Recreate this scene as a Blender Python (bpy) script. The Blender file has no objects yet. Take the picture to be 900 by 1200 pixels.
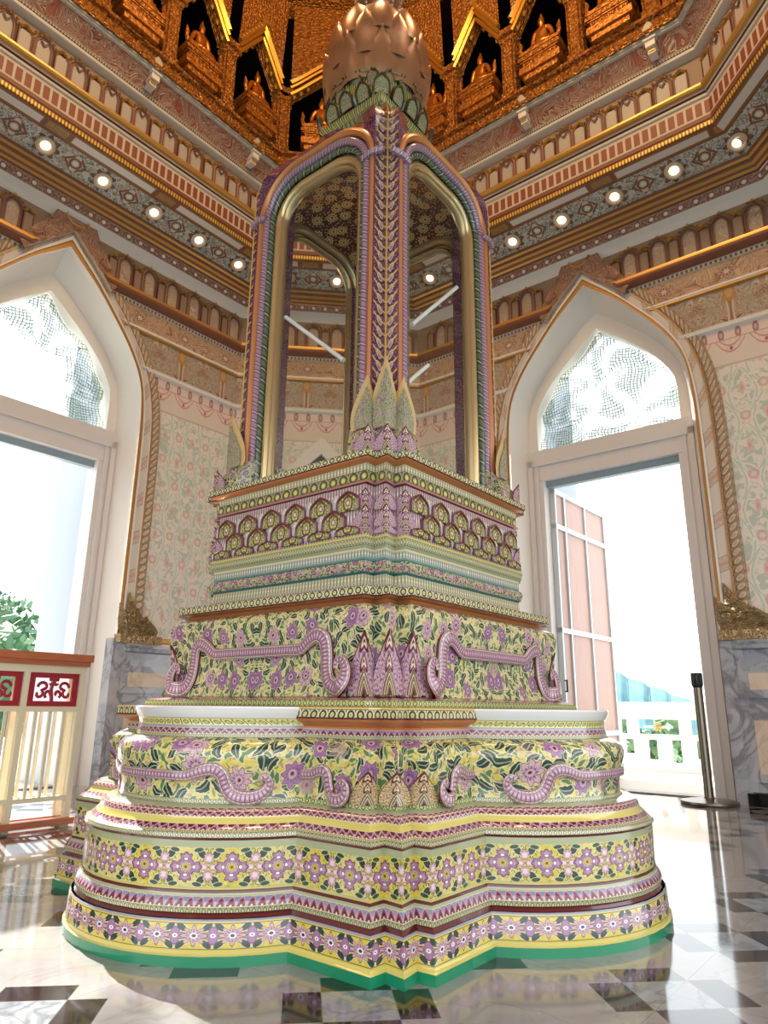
import bpy, bmesh, math, random
from mathutils import Vector, Matrix
random.seed(7)
PI = math.pi; S2 = 2 ** -.5
sc = bpy.context.scene; COL = sc.collection
sin, cos = math.sin, math.cos

# ------------------------------------------------------------------ objects
def tag(o, label=None, cat=None, group=None, kind=None):
    if label: o['label'] = label
    if cat: o['category'] = cat
    if group: o['group'] = group
    if kind: o['kind'] = kind
    return o

def empty(name, loc=(0, 0, 0), rz=0, parent=None):
    o = bpy.data.objects.new(name, None); COL.objects.link(o)
    o.location = loc; o.rotation_euler = (0, 0, rz); o.empty_display_size = .1
    if parent: o.parent = parent
    return o

TRIM = [0]
class MB:
    """collects polygons, two uv layers: m = metres, n = normalised"""
    def __init__(s): s.v = []; s.f = []; s.mi = []; s.um = []; s.un = []
    def add(s, vs, fs, mi=0, um=None, un=None):
        b = len(s.v); s.v += [tuple(p) for p in vs]
        for k, f in enumerate(fs):
            s.f.append([b + i for i in f]); s.mi.append(mi[k] if isinstance(mi, list) else mi)
            s.um.append(um[k] if um else [(0, 0)] * len(f)); s.un.append(un[k] if un else [(0, 0)] * len(f))
    def quad(s, a, b, c, d, mi=0, um=None, un=None):
        s.add([a, b, c, d], [[0, 1, 2, 3]], mi, [um] if um else None, [un] if un else None)
    def box(s, x0, x1, y0, y1, z0, z1, fr=None, mi=0):
        fr = fr or (lambda x, y, z: (x, y, z))
        vs = [fr(x, y, z) for z in (z0, z1) for y in (y0, y1) for x in (x0, x1)]
        fs = [[0, 2, 3, 1], [4, 5, 7, 6], [0, 1, 5, 4], [2, 6, 7, 3], [0, 4, 6, 2], [1, 3, 7, 5]]
        X, Y, Z = x1 - x0, y1 - y0, z1 - z0
        uv = {0: (X, Y), 1: (X, Y), 2: (X, Z), 3: (Z, X), 4: (Z, Y), 5: (Y, Z)}
        um = []; un = []
        for f in fs:
            q = []
            for i in f:
                ix, iy, iz = i & 1, (i >> 1) & 1, (i >> 2) & 1
                q.append((x0 + ix * X + y0 + iy * Y, z0 + iz * Z))
            um.append(q); un.append([(a, (b - z0) / max(Z, 1e-6)) for a, b in q])
        s.add(vs, fs, mi, um, un)
    def loft(s, rings, mi=0, close=True, cap0=False, cap1=False, us=None):
        n = len(rings[0]); b = len(s.v)
        for r in rings: s.v += [tuple(p) for p in r]
        acc = [0.]
        for k in range(1, len(rings)):
            acc.append(acc[-1] + max((Vector(rings[k][i]) - Vector(rings[k - 1][i])).length for i in range(n)))
        if us is None:
            us = [0.]
            for i in range(n): us.append(us[-1] + (Vector(rings[0][(i + 1) % n]) - Vector(rings[0][i])).length)
        L = max(acc[-1], 1e-6)
        for k in range(len(rings) - 1):
            for i in range(n if close else n - 1):
                j = (i + 1) % n
                s.f.append([b + k * n + i, b + k * n + j, b + (k + 1) * n + j, b + (k + 1) * n + i]); s.mi.append(mi)
                q = [(us[i], acc[k]), (us[i + 1], acc[k]), (us[i + 1], acc[k + 1]), (us[i], acc[k + 1])]
                s.um.append(q); s.un.append([(a, c / L) for a, c in q])
        for c, k in ((cap0, 0), (cap1, len(rings) - 1)):
            if c:
                f = [b + k * n + i for i in range(n)]
                if k == 0: f.reverse()
                s.f.append(f); s.mi.append(mi); s.um.append([(s.v[i][0], s.v[i][1]) for i in f]); s.un.append([(0, 0)] * n)
    def lathe(s, prof, n=24, mi=0, c=(0, 0, 0)):
        s.loft([[(c[0] + r * cos(2 * PI * i / n), c[1] + r * sin(2 * PI * i / n), c[2] + z) for i in range(n)] for r, z in prof], mi, True, prof[0][0] > 1e-4, prof[-1][0] > 1e-4)
    def tube(s, path, rad, n=8, mi=0, nrm=None, flat=1., cap=True):
        rings = []; P = [Vector(p) for p in path]
        for i, p in enumerate(P):
            t = (P[min(i + 1, len(P) - 1)] - P[max(i - 1, 0)]).normalized()
            nn = Vector(nrm[i] if isinstance(nrm, list) else (nrm or ((0, 0, 1) if abs(t.z) < .9 else (1, 0, 0))))
            b = nn.cross(t).normalized(); nn = t.cross(b).normalized()
            r = rad[i] if isinstance(rad, (list, tuple)) else rad
            rings.append([p + b * (r * cos(2 * PI * k / n)) + nn * (r * flat * sin(2 * PI * k / n)) for k in range(n)])
        s.loft(rings, mi, True, cap, cap)
    def build(s, name, mats, parent=None, smooth=35, fix=True, kind=None, label=None):
        if kind == 'structure' and name.startswith('trim'): TRIM[0] += 1; name = 'trim_%d' % TRIM[0]
        me = bpy.data.meshes.new(name)
        me.from_pydata(s.v, [], s.f)
        for m in (mats if isinstance(mats, (list, tuple)) else [mats]): me.materials.append(m)
        me.polygons.foreach_set('material_index', s.mi)
        for nm, src in (('m', s.um), ('n', s.un)):
            l = me.uv_layers.new(name=nm); fl = []
            for q in src:
                for a, b in q: fl += [a, b]
            l.data.foreach_set('uv', fl)
        bm = bmesh.new(); bm.from_mesh(me)
        bmesh.ops.remove_doubles(bm, verts=bm.verts, dist=1e-5)
        if fix: bmesh.ops.recalc_face_normals(bm, faces=bm.faces)
        if smooth:
            a = math.radians(smooth)
            for e in bm.edges: e.smooth = len(e.link_faces) == 2 and e.calc_face_angle(0) < a
            for f in bm.faces: f.smooth = True
        bm.to_mesh(me); bm.free()
        o = bpy.data.objects.new(name, me); COL.objects.link(o)
        if parent: o.parent = parent
        if kind: o['kind'] = kind
        if label: o['label'] = label
        return o

# ------------------------------------------------------------------ shader maths
class V:
    def __init__(s, T, k): s.T = T; s.k = k
    def op(s, o, *r): return s.T.m(o, s, *r)
    def __add__(s, o): return s.op('ADD', o)
    __radd__ = __add__
    def __sub__(s, o): return s.op('SUBTRACT', o)
    def __rsub__(s, o): return s.T.m('SUBTRACT', o, s)
    def __mul__(s, o): return s.op('MULTIPLY', o)
    __rmul__ = __mul__
    def __truediv__(s, o): return s.op('DIVIDE', o)
    def __rtruediv__(s, o): return s.T.m('DIVIDE', o, s)
    def __pow__(s, o): return s.op('POWER', o)
    def __abs__(s): return s.op('ABSOLUTE')
    def fract(s): return s.op('FRACT')
    def floor(s): return s.op('FLOOR')
    def sin(s): return s.op('SINE')
    def cos(s): return s.op('COSINE')
    def min(s, o): return s.op('MINIMUM', o)
    def max(s, o): return s.op('MAXIMUM', o)
    def sq(s): return s * s
    def lt(s, o, w=.02):      # soft s < o
        return (((o - s) if not isinstance(o, (int, float)) else (o - s)) / w + .5).clamp()
    def gt(s, o, w=.02): return ((s - o) / w + .5).clamp()
    def clamp(s):
        r = s.op('ADD', 0.); r.k.node.use_clamp = True; return r
    def near(s, c, w, soft=.02): return abs(s - c).lt(w, soft)

class Tree:
    def __init__(s, mat): s.nt = mat.node_tree; s.N = s.nt.nodes; s.cache = {}
    def m(s, op, *a):
        n = s.N.new('ShaderNodeMath'); n.operation = op
        for i, x in enumerate(a):
            if isinstance(x, V): s.nt.links.new(x.k, n.inputs[i])
            else: n.inputs[i].default_value = x
        return V(s, n.outputs[0])
    def uv(s, name='m'):
        if name in s.cache: return s.cache[name]
        n = s.N.new('ShaderNodeUVMap'); n.uv_map = name
        x = s.N.new('ShaderNodeSeparateXYZ'); s.nt.links.new(n.outputs[0], x.inputs[0])
        s.cache[name] = (V(s, x.outputs[0]), V(s, x.outputs[1])); return s.cache[name]
    def obj(s):
        n = s.N.new('ShaderNodeTexCoord'); x = s.N.new('ShaderNodeSeparateXYZ'); s.nt.links.new(n.outputs['Object'], x.inputs[0])
        return V(s, x.outputs[0]), V(s, x.outputs[1]), V(s, x.outputs[2])
    def vec(s, x, y, z=0.):
        n = s.N.new('ShaderNodeCombineXYZ')
        for i, a in enumerate((x, y, z)):
            if isinstance(a, V): s.nt.links.new(a.k, n.inputs[i])
            else: n.inputs[i].default_value = a
        return n.outputs[0]
    def noise(s, vec, scale=5., detail=3., dist=0.):
        n = s.N.new('ShaderNodeTexNoise'); n.inputs['Scale'].default_value = scale; n.inputs['Detail'].default_value = detail
        n.inputs['Distortion'].default_value = dist
        if vec is not None: s.nt.links.new(vec, n.inputs['Vector'])
        return V(s, n.outputs[0])
    def voro(s, x, y, scale, rnd=1.):
        n = s.N.new('ShaderNodeTexVoronoi'); n.voronoi_dimensions = '2D'; n.inputs['Scale'].default_value = scale; n.inputs['Randomness'].default_value = rnd
        s.nt.links.new(s.vec(x, y), n.inputs['Vector'])
        p = s.N.new('ShaderNodeSeparateXYZ'); s.nt.links.new(n.outputs['Position'], p.inputs[0])
        c = s.N.new('ShaderNodeSeparateColor'); s.nt.links.new(n.outputs['Color'], c.inputs[0])
        dx = (x - V(s, p.outputs[0])) * scale; dy = (y - V(s, p.outputs[1])) * scale
        return V(s, n.outputs['Distance']), dx, dy, V(s, c.outputs[0]), V(s, c.outputs[1])
    def hyp(s, x, y): return (x.sq() + y.sq()).op('SQRT')
    def ang(s, x, y): return s.m('ARCTAN2', y, x)
    def mix(s, f, a, b):
        n = s.N.new('ShaderNodeMix'); n.data_type = 'RGBA'
        for i, x in ((0, f), (6, a), (7, b)):
            if isinstance(x, V): s.nt.links.new(x.k, n.inputs[i])
            elif isinstance(x, (int, float)): n.inputs[i].default_value = x
            elif isinstance(x, tuple): n.inputs[i].default_value = (*x[:3], 1)
            else: s.nt.links.new(x, n.inputs[i])
        return n.outputs[2]
    def over(s, base, *layers):
        for f, c in layers: base = s.mix(f, base, c)
        return base
    def flower(s, x, y, R, k, dep=.3, rot=0.):
        d = s.hyp(x, y); a = s.ang(x, y)
        return d, (a * k + rot).cos() * (R * dep) + R * (1 - dep)

def H(h):
    h = h.lstrip('#'); o = []
    for i in (0, 2, 4):
        c = int(h[i:i + 2], 16) / 255; o.append(c / 12.92 if c <= .04045 else ((c + .055) / 1.055) ** 2.4)
    return tuple(o)

MATS = {}
def mat(name, col, rough=.5, metal=0., coat=0., bump=None, bstr=.3, bdist=.01, emit=None, estr=0., alpha=None, spec=.5):
    if name in MATS: return MATS[name]
    m = bpy.data.materials.new(name); m.use_nodes = True
    b = m.node_tree.nodes['Principled BSDF']; T = Tree(m)
    if isinstance(col, str): col = H(col)
    if isinstance(col, tuple): b.inputs['Base Color'].default_value = (*col, 1)
    else:
        r = col(T)
        if isinstance(r, tuple) and not isinstance(r[0], float):
            r, hgt = r; 
            if bump is None: bump = lambda T: hgt
        if isinstance(r, V): r = r.k
        if isinstance(r, tuple): b.inputs['Base Color'].default_value = (*r, 1)
        else: m.node_tree.links.new(r, b.inputs['Base Color'])
    b.inputs['Roughness'].default_value = rough; b.inputs['Metallic'].default_value = metal
    b.inputs['Coat Weight'].default_value = coat; b.inputs['Coat Roughness'].default_value = .06
    b.inputs['Specular IOR Level'].default_value = spec
    if bump:
        h = bump(T); n = m.node_tree.nodes.new('ShaderNodeBump'); n.inputs['Strength'].default_value = bstr; n.inputs['Distance'].default_value = bdist
        m.node_tree.links.new(h.k, n.inputs['Height']); m.node_tree.links.new(n.outputs[0], b.inputs['Normal'])
    if emit: b.inputs['Emission Color'].default_value = (*H(emit), 1); b.inputs['Emission Strength'].default_value = estr
    if alpha:
        m.node_tree.links.new(alpha(T).k, b.inputs['Alpha'])
    MATS[name] = m; return m

# ------------------------------------------------------------------ colours of the enamel
YEL = H('#cbb83e'); YEL2 = H('#d9cb92'); PUR = H('#9a6c96'); PUR2 = H('#734a78'); PNK = H('#c4a0a4'); GRN = H('#1f4733'); GRN2 = H('#557a48')
MAR = H('#5c1a20'); CRM = H('#ddd0a6'); WHT = H('#f2ece4'); TEAL = H('#0c8a5c'); GLD = H('#c89838'); BLU = H('#8488a2'); SAGE = H('#a0a67e'); DGRN = H('#12382c')
ROSE = H('#a67880')

def big_flowers(h):
    def f(T):
        u, v = T.uv('n'); c = u / h; x = c.fract() - .5; y = v - .5; par = (c.floor() * .5).fract() * 2
        ax, ay = abs(x), abs(y); d = T.hyp(x, y); a = T.ang(x, y)
        n = T.noise(T.vec(u, v * h), 75., 3.); n2 = T.noise(T.vec(u + 3., v * h), 30., 2., 1.)
        def lotus(p, q, k=1.):
            q = abs(q); p1 = p * .82 + q * .57; q1 = q * .82 - p * .57
            return T.hyp((p - .035 * k) / (.085 * k), q / (.04 * k)).min(T.hyp((p1 - .03 * k) / (.085 * k), q1 / (.03 * k))).min(T.hyp(p / (.035 * k), q / (.08 * k)))
        lo = lotus(ax - .13, y, 1.75).min(lotus(ay - .14, x, 1.75))
        l2 = lotus(ay - .17, ax - .5, 1.45).min(lotus(.5 - ax - .07, y, 1.1))
        e1 = T.hyp((ax - .25) / .07, y / .11).min(T.hyp(x / .11, (ay - .26) / .07))
        cup = T.hyp((ax - .185) / .035, y / .05).min(T.hyp(x / .05, (ay - .195) / .035))
        lx, ly = ax - .34, ay - .33; leaf = T.hyp((lx + ly * .55) / .085, (ly - lx * .6) / .135); lx2, ly2 = ax - .27, ay - .42; leaf2 = T.hyp((lx2 - ly2 * .5) / .10, (ly2) / .055)
        rr = T.hyp(ax - .35, ay - .19); th = T.ang(ax - .35, ay - .19); vine = abs(rr - .07 - th * .012).lt(.009, .012).max(abs(T.hyp(ax - .43, ay - .40) - .05).lt(.008, .012)).max(ay.near(.0, .006, .01) * ax.gt(.3, .02))
        dd = d - abs((a * 4.).cos()) * .03
        base = T.over(YEL, (par.gt(.5, .1) * .5, YEL2), (n.gt(.56, .08) * .5, CRM), (n2.near(.5, .012, .015) * .7, GRN2))
        return T.over(base, (vine, GRN), (leaf.lt(1.3, .1), YEL2), (leaf.lt(1.05, .15), DGRN), (leaf2.lt(1.2, .1), YEL2), (leaf2.lt(1., .2), GRN),
                      (l2.lt(1.15, .08), MAR), (l2.lt(1., .1), PNK), (l2.lt(.5, .2), H('#e4c8cc')), (lo.lt(1.18, .08), MAR), (lo.lt(1., .1), PUR), (e1.lt(.6, .3) * .6, PNK), (cup.lt(1.2, .1), MAR), (cup.lt(.9, .2), WHT),
                      (dd.lt(.10, .012), YEL2), (dd.near(.075, .008, .01), GRN), (dd.lt(.05, .012), GLD), (d.lt(.028, .01), MAR), (v.near(.5, .485).op('SUBTRACT', 1.) * -1., SAGE))
    return f

def small_flowers(h):
    def f(T):
        u, v = T.uv('n'); c = u / h; x = c.fract() - .5; y = v - .52
        ax, ay = abs(x), abs(y); d = T.hyp(x, y); a = T.ang(x, y)
        wob = T.noise(T.vec(u, v * h), 70., 2.)
        r = (a * 8.).cos() * .09 + .27; st = T.hyp(ax - .5, y); ra = abs((T.ang(ax - .5, y) * 2.).cos()) * .16 + .14
        leaf = T.hyp((ax - .34 - (ay - .3) * .5) / .11, (ay - .30) / .15)
        base = T.mix(wob.gt(.58, .1) * .4, YEL, YEL2)
        return T.over(base, (leaf.lt(1.2, .1), CRM), (leaf.lt(1., .15), DGRN), ((st - ra).lt(.02, .03), MAR), ((st - ra).lt(-.015, .03), PUR), (st.lt(.07, .03), WHT), (st.lt(.03, .02), PUR2),
                      ((d - r).lt(.025, .03), MAR), ((d - r).lt(-.01, .03), PNK), ((d - r).lt(-.12, .06), PUR), (d.lt(.1, .03), WHT), (d.lt(.06, .02), DGRN),
                      (v.near(.5, .455).op('SUBTRACT', 1.) * -1., YEL), (v.near(.5, .43, .01) * -1. + v.near(.5, .455, .01), MAR))
    return f

def tooth(cell, ground=MAR, pet=PUR, rim=PNK, inner=MAR, edge=CRM):
    def f(T):
        u, v = T.uv('n'); x = abs((u / cell).fract() - .5) * 2.
        t = v + x ** 1.6 * .95
        return T.over(ground, (t.lt(.98, .08), rim), (t.lt(.84, .08), pet), (t.lt(.55, .1), inner), (T.hyp(x, (v - .12) * 2.).lt(.22, .1), CRM),
                      ((1. - x).lt(.14, .08) * v.lt(.5, .1), rim), (v.lt(.07, .05), edge), (v.gt(.95, .04), edge))
    return f

def dots(cell, ground=CRM, ring=DGRN, dot=YEL, edge=MAR, r=.3):
    def f(T):
        u, v = T.uv('n'); x = (u / cell).fract() - .5; y = (v - .5) * .9; d = T.hyp(x, y)
        return T.over(ground, (d.near(r, .09, .08), ring), (d.lt(r * .45, .08), dot), (abs(abs(x) - .5).lt(.06, .06) * abs(y).gt(.22, .08), ring), (v.near(.5, .44, .04).op('SUBTRACT', 1.) * -1., edge))
    return f

def squares(cell):
    def f(T):
        u, v = T.uv('n'); x = (u / cell).fract() - .5; y = v - .5; d = T.hyp(x, y)
        return T.over(H('#d8cc7c'), (d.near(.25, .07, .06), GRN2), (d.lt(.1, .06), H('#b09048')), (abs(x).gt(.45, .03), MAR), (abs(y).gt(.4, .04), H('#c8c090')), (abs(y).gt(.47, .03), GRN2))
    return f

def ribs(cell, a, b, top=None, bot=None):
    def f(T):
        u, v = T.uv('n'); x = abs((u / cell).fract() - .5) * 2.
        c = T.mix(x.gt(.55, .35), a, b)
        L = []
        if top: L.append((v.gt(.82, .06), top))
        if bot: L.append((v.lt(.18, .06), bot))
        L.append(((T.hyp(x, (v - .5) * 3.)).lt(.3, .2), WHT))
        return T.over(c, *L)
    return f

def floral(sc_=8., yel=YEL, big=PUR, leafc=DGRN, pale=.35):
    def f(T):
        u, v = T.uv('m')
        nx = T.noise(T.vec(u, v), 9., 2.); ny = T.noise(T.vec(u + 7., v), 9., 2.)
        U = u + nx * .05; W = v + ny * .05; jag = (T.noise(T.vec(u, v), sc_ * 9., 2.) - .5) * .9
        d, dx, dy, c1, c2 = T.voro(U, W, sc_, .7); a = T.ang(dx, dy)
        R = (a * 8. + c1 * 6.).cos() * .05 + .255 + c2 * .075
        def leafs(k, ox, lx_, ly_):
            d2, ex, ey, e1, e2 = T.voro(U + ox, W + ox * .6, sc_ * k, 1.); th = e1 * 6.28
            x = ex * th.cos() + ey * th.sin(); y = ey * th.cos() - ex * th.sin() + x.sq() * .5
            return T.hyp(x / lx_, y / ly_) + jag, y, e2
        l1, y1, e1 = leafs(2.1, 0., .5, .23); l2, y2, e2 = leafs(3.0, 3.1, .52, .2); l3, y3, e3 = leafs(5.2, 6.3, .5, .16)
        n = T.noise(T.vec(u, v), sc_ * 7., 3.)
        base = T.mix(n.gt(.5, .2) * .7, yel, YEL2)
        col = T.over(base, (l3.lt(1., .2) * .8, T.mix(e3.gt(.5, .1), GRN2, ROSE)), (l2.lt(1.2, .1), CRM), (l2.lt(1., .15), GRN2), (l1.lt(1.25, .12), CRM), (l1.lt(1., .15), leafc), (abs(y1).lt(.03, .04) * l1.lt(.9, .1), SAGE))
        m = c2.gt(.26, .05); pet = abs((a * 4. + c1 * 3.).cos())
        return T.over(col, ((d - R).lt(.05, .03) * m, CRM), ((d - R).lt(.025, .03) * m, MAR), ((d - R).lt(.0, .03) * m, T.mix(c1.gt(.55, .1), big, PNK)), ((d - R).lt(-.03, .04) * m * pet.lt(.35, .2) * .7, PUR2), ((d - R).lt(-.15, .05) * m, PUR2),
                     (d.near(.09, .035, .04) * m, PNK), (d.lt(.05, .03) * m, MAR))
    return f

def chevron(a=PNK, b=MAR, c=YEL, d=DGRN):
    def f(T):
        u, v = T.uv('n'); t = v + abs(u) * .9; n = T.noise(T.vec(abs(u) * 2.2, v * 4.), 6., 3.); k = (t * 9.).fract()
        low = t.lt(.42, .02); g = (t * 3.2 - .2).fract(); x = abs(u)
        dot = T.hyp(x * 2.2, (g - .5) * 1.1)
        return T.over(a, (n.gt(.48, .06) * .8, PUR), (n.gt(.6, .05) * .8, d), (n.lt(.36, .05), c), (dot.near(.33, .07, .05), b), (dot.lt(.2, .05), CRM), (dot.lt(.1, .05), b),
                      (low, CRM), (low * k.near(.5, .2, .08), b), (low * k.near(.1, .12, .06), d), (t.lt(.12, .02), b), (t.gt(.93, .02), b))
    return f

def scroll_tex(T):
    u, v = T.uv('n'); x = (u / .016).fract() - .5; y = abs(v - .5); n = T.noise(T.vec(u * 60., v * 2.), 3., 2.)
    return T.over(H('#b08a9a'), (n.gt(.5, .1) * .5, H('#946a84')), (abs(x).gt(.36, .06) * y.lt(.14, .02), H('#7c4664')), (T.hyp(x, y * 5.).lt(.22, .1), H('#d0b4ba')), (y.near(.15, .012, .01), MAR), (y.near(.21, .035, .02), H('#cdb9a4')), (y.near(.21, .02, .02) * x.lt(0., .1), GRN2), (y.gt(.27, .02), MAR), (y.gt(.31, .02), H('#b890a0')), (y.gt(.42, .03), MAR))

def petal_tex(T):
    x, z = T.uv('m'); d = T.hyp(x * 1.3, z - .05); n = T.noise(T.vec(abs(x), z), 70., 2.)
    return T.over(H('#b9b468'), (n.gt(.5, .08), H('#5c6a3c')), (n.lt(.38, .06), CRM), (d.near(.045, .006, .004), MAR), (d.lt(.03, .004), YEL), (d.lt(.022, .004), H('#7a5078')), (d.lt(.012, .004), H('#d8c8c8')), (abs(x).lt(.003, .003) * z.gt(.07, .005), MAR))

# ------------------------------------------------------------------ enamel materials
GL = dict(rough=.22, coat=.8)
def enamel(name, col, **k): return mat(name, col, **{**GL, **k})
m_green = enamel('enamel_green', '#15845c'); m_maroon = enamel('enamel_maroon', '#5e1c1e'); m_sage = enamel('enamel_sage', '#a4a882')
m_yel = enamel('enamel_yellow', '#ccbe68'); m_pale = enamel('enamel_pale', '#dcdcd8'); m_rose = enamel('enamel_rose', '#a86a68')
m_copper = mat('copper_paint', '#cc8550', .3, .4); m_lav = enamel('enamel_lavender', '#9494a4')
m_base = enamel('base_flowers', small_flowers(.125)); m_big = enamel('frieze_flowers', big_flowers(.155))
m_tooth = enamel('tooth_band', tooth(.036)); m_tooth2 = enamel('tooth_band_rose', tooth(.034, H('#6a3040'), ROSE, PNK)); m_tooth3 = enamel('tooth_band_lilac', tooth(.034, BLU, H('#8c3a58'), PNK, MAR))
m_dots = enamel('dot_band', dots(.03, H('#c8c88c'), H('#3f6a3c'), YEL)); m_dots2 = enamel('dot_band_edge', dots(.04)); m_dots3 = enamel('dot_band_pale', dots(.018, H('#c4c09a'), H('#66744c'), YEL2))
m_sq = enamel('square_band', squares(.045)); m_floral = enamel('floral_yellow', floral(7.5)); m_floral2 = enamel('floral_rose', floral(8.5, H('#c8b878'), H('#94688f')))
m_floral3 = enamel('floral_dense', floral(15., H('#c0a86c'), H('#96608c')))
m_ribp = enamel('rib_pink', ribs(.018, H('#c0aaa4'), H('#86646c'))); m_ribt = enamel('rib_teal', ribs(.018, H('#b4b09c'), H('#7c8480'), H('#ccc498'), H('#5c8680')))
m_ribg = enamel('rib_grey', ribs(.018, H('#b4ac94'), H('#80747c'))); m_ribl = enamel('rib_green', ribs(.02, H('#c2b890'), H('#88866a')))
m_torus = enamel('torus_flowers', floral(24., H('#b8a090'), H('#8c4878'))); m_quat = enamel('quatrefoil_band', dots(.062, H('#a89c70'), H('#3c4428'), H('#d8cc50'), MAR, .33))
m_scale = enamel('scroll_scales', scroll_tex)
m_chev = enamel('flame_chevrons', chevron()); m_chev2 = enamel('flame_leaves', chevron(YEL, MAR, CRM, DGRN))
m_tealdark = enamel('enamel_teal', '#1c5a58')
m_marble_top = mat('ledge_marble', '#d4d2ce', .15, coat=.5)

CC = .555
def quad_pts(r, R, e=.098, na=16):
    d1, d2 = .065, .022
    P = [(0, -r), (-.5 * e, -r + d1), (-e, -r + d2)]
    L0 = Vector((-e, -r + d2)); L1 = Vector((-r + d2, -e))
    if R:
        k = e + r - d2                      # x+y = -k
        q = 2 * CC - k                      # u+v
        disc = 2 * R * R - q * q
        if disc > 0:
            w = math.sqrt(disc); uu, vv = (q + w) / 2, (q - w) / 2
            a0 = math.atan2(vv, uu)
            if uu - CC < -e - .01:
                a1 = -PI / 2 - (a0 + PI); a1 = math.atan2(uu, vv) - 2 * PI
                arc = [(-CC + R * cos(a0 + (a1 - a0) * i / na), -CC + R * sin(a0 + (a1 - a0) * i / na)) for i in range(na + 1)]
                return P + arc + [(-r + d2, -e), (-r + d1, -.5 * e)], True
    arc = [tuple(L0.lerp(L1, (i + 1) / (na + 2))) for i in range(na + 1)]
    return P + arc + [(-r + d2, -e), (-r + d1, -.5 * e)], False
NQ = 3 + 17 + 2
def ring(r, R, z, e=.098):
    q, lob = quad_pts(r, R, e); out = []
    for k in range(4):
        for x, y in q:
            for _ in range(k): x, y = y, -x
            out.append((x, y, z))
    return out
def tier(name, levels, mats, segs, parent, e=.098, cap=False, label=None):
    """levels: (z, r_corner, r_lobe); segs: per step (corner material, lobe material, group id for v)"""
    mb = MB(); n = 4 * NQ
    rings = [ring(r, R, z, e) for z, r, R in levels]
    # u from the widest ring
    big = rings[0]; us = []
    for k in range(4):
        acc = [0.]
        for i in range(NQ): acc.append(acc[-1] + (Vector(big[(k * NQ + i + 1) % n][:2]) - Vector(big[k * NQ + i][:2])).length)
        us.append([(min(a, acc[-1] - a), min(b, acc[-1] - b)) for a, b in zip(acc, acc[1:])])
    ln = [0.]
    for a, b in zip(levels, levels[1:]): ln.append(ln[-1] + math.hypot(b[0] - a[0], max(abs(b[1] - a[1]), abs((b[2] or 0) - (a[2] or 0)))))
    g0 = {}; g1 = {}
    for k, s in enumerate(segs):
        g = s[2]; g0.setdefault(g, ln[k]); g1[g] = ln[k + 1]
    zb = levels[0][0]
    b = 0
    for r in rings: mb.v += r
    for k, s in enumerate(segs):
        A, B = ln[k], ln[k + 1]; h = max(g1[s[2]] - g0[s[2]], 1e-6); va, vb = (A - g0[s[2]]) / h, (B - g0[s[2]]) / h
        for i in range(n):
            j = (i + 1) % n; qd, ii = divmod(i, NQ); u0, u1 = us[qd][ii]
            mb.f.append([k * n + i, k * n + j, (k + 1) * n + j, (k + 1) * n + i])
            mb.mi.append(mats.index(s[1] if 3 <= ii < 3 + 16 else s[0]))
            mu = qd * 3.3
            mb.um.append([(u0 + mu, A + zb), (u1 + mu, A + zb), (u1 + mu, B + zb), (u0 + mu, B + zb)])
            mb.un.append([(u0, va), (u1, va), (u1, vb), (u0, vb)])
    if cap:
        f = list(range((len(levels) - 1) * n, len(levels) * n)); mb.f.append(f); mb.mi.append(mats.index(segs[-1][0])); mb.um.append([(0, 0)] * n); mb.un.append([(0, 0)] * n)
    return mb.build(name, mats, parent, 40, fix=False, label=label)
def seglist(seq):
    """seq: (z, r, R, corner material, lobe material or None, group) ; material belongs to the step that ENDS here"""
    lv = [(a[0], a[1], a[2]) for a in seq]; sg = []; ms = []
    for i, a in enumerate(seq[1:]):
        mc = a[3]; ml = a[4] or mc; g = a[5] if len(a) > 5 else i
        sg.append((mc, ml, g))
        for m in (mc, ml):
            if m not in ms: ms.append(m)
    return lv, ms, sg
def T_(name, seq, parent, e=.098, cap=False, label=None):
    lv, ms, sg = seglist(seq); return tier(name, lv, ms, sg, parent, e, cap, label)

ST = empty('stupa')
tag(ST, 'tall enamelled stupa covered in yellow and purple flowers with a glass shrine on top', 'stupa')
T_('foot_course', [(0, 1.462, .668), (.032, 1.462, .668, m_green, None), (.036, 1.452, .660, m_yel, None), (.046, 1.446, .660, m_yel, None), (.128, 1.442, .655, m_base, None), (.134, 1.436, .650, m_lav, None)], ST)
T_('foot_moulding', [(.134, 1.43, .640), (.148, 1.418, .630, m_maroon, None), (.150, 1.424, .638, m_dots3, None, 'd'), (.166, 1.428, .642, m_dots3, None, 'd'), (.170, 1.428, .642, m_tooth3, None, 't'), (.186, 1.418, .634, m_tooth3, None, 't'), (.196, 1.405, .626, m_tooth3, None, 't'), (.204, 1.40, .622, m_sage, None), (.214, 1.40, .622, m_maroon, None)], ST)
T_('flower_frieze', [(.214, 1.397, .620), (.220, 1.397, .620, m_yel, None), (.345, 1.397, .622, m_big, None), (.366, 1.397, .622, m_sage, None)], ST)
T_('shoulder_moulding', [(.366, 1.40, .626), (.374, 1.404, .630, m_maroon, None), (.388, 1.40, .626, m_dots3, None), (.394, 1.385, .61, m_dots3, None), (.412, 1.352, .592, m_tooth, None), (.424, 1.335, .58, m_yel, None), (.432, 1.335, .578, m_yel, None), (.450, 1.325, .570, m_tooth2, None), (.458, 1.305, .556, m_tooth2, None), (.466, 1.268, .515, m_sage, None)], ST)
BODY1 = [(.466, 1.268, .512), (.482, 1.262, .508, m_dots, m_dots3), (.52, 1.256, .508, m_floral, None, 'b'), (.57, 1.258, .518, m_floral, None, 'b'), (.61, 1.272, .532, m_floral, None, 'b'), (.64, 1.276, .535, m_floral, None, 'b'), (.662, 1.262, .528, m_floral, None, 'b'), (.678, 1.235, .508, m_floral, None, 'b'), (.690, 1.20, .476, m_floral, None, 'b')]
body1 = T_('lower_body', BODY1, ST)
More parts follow.
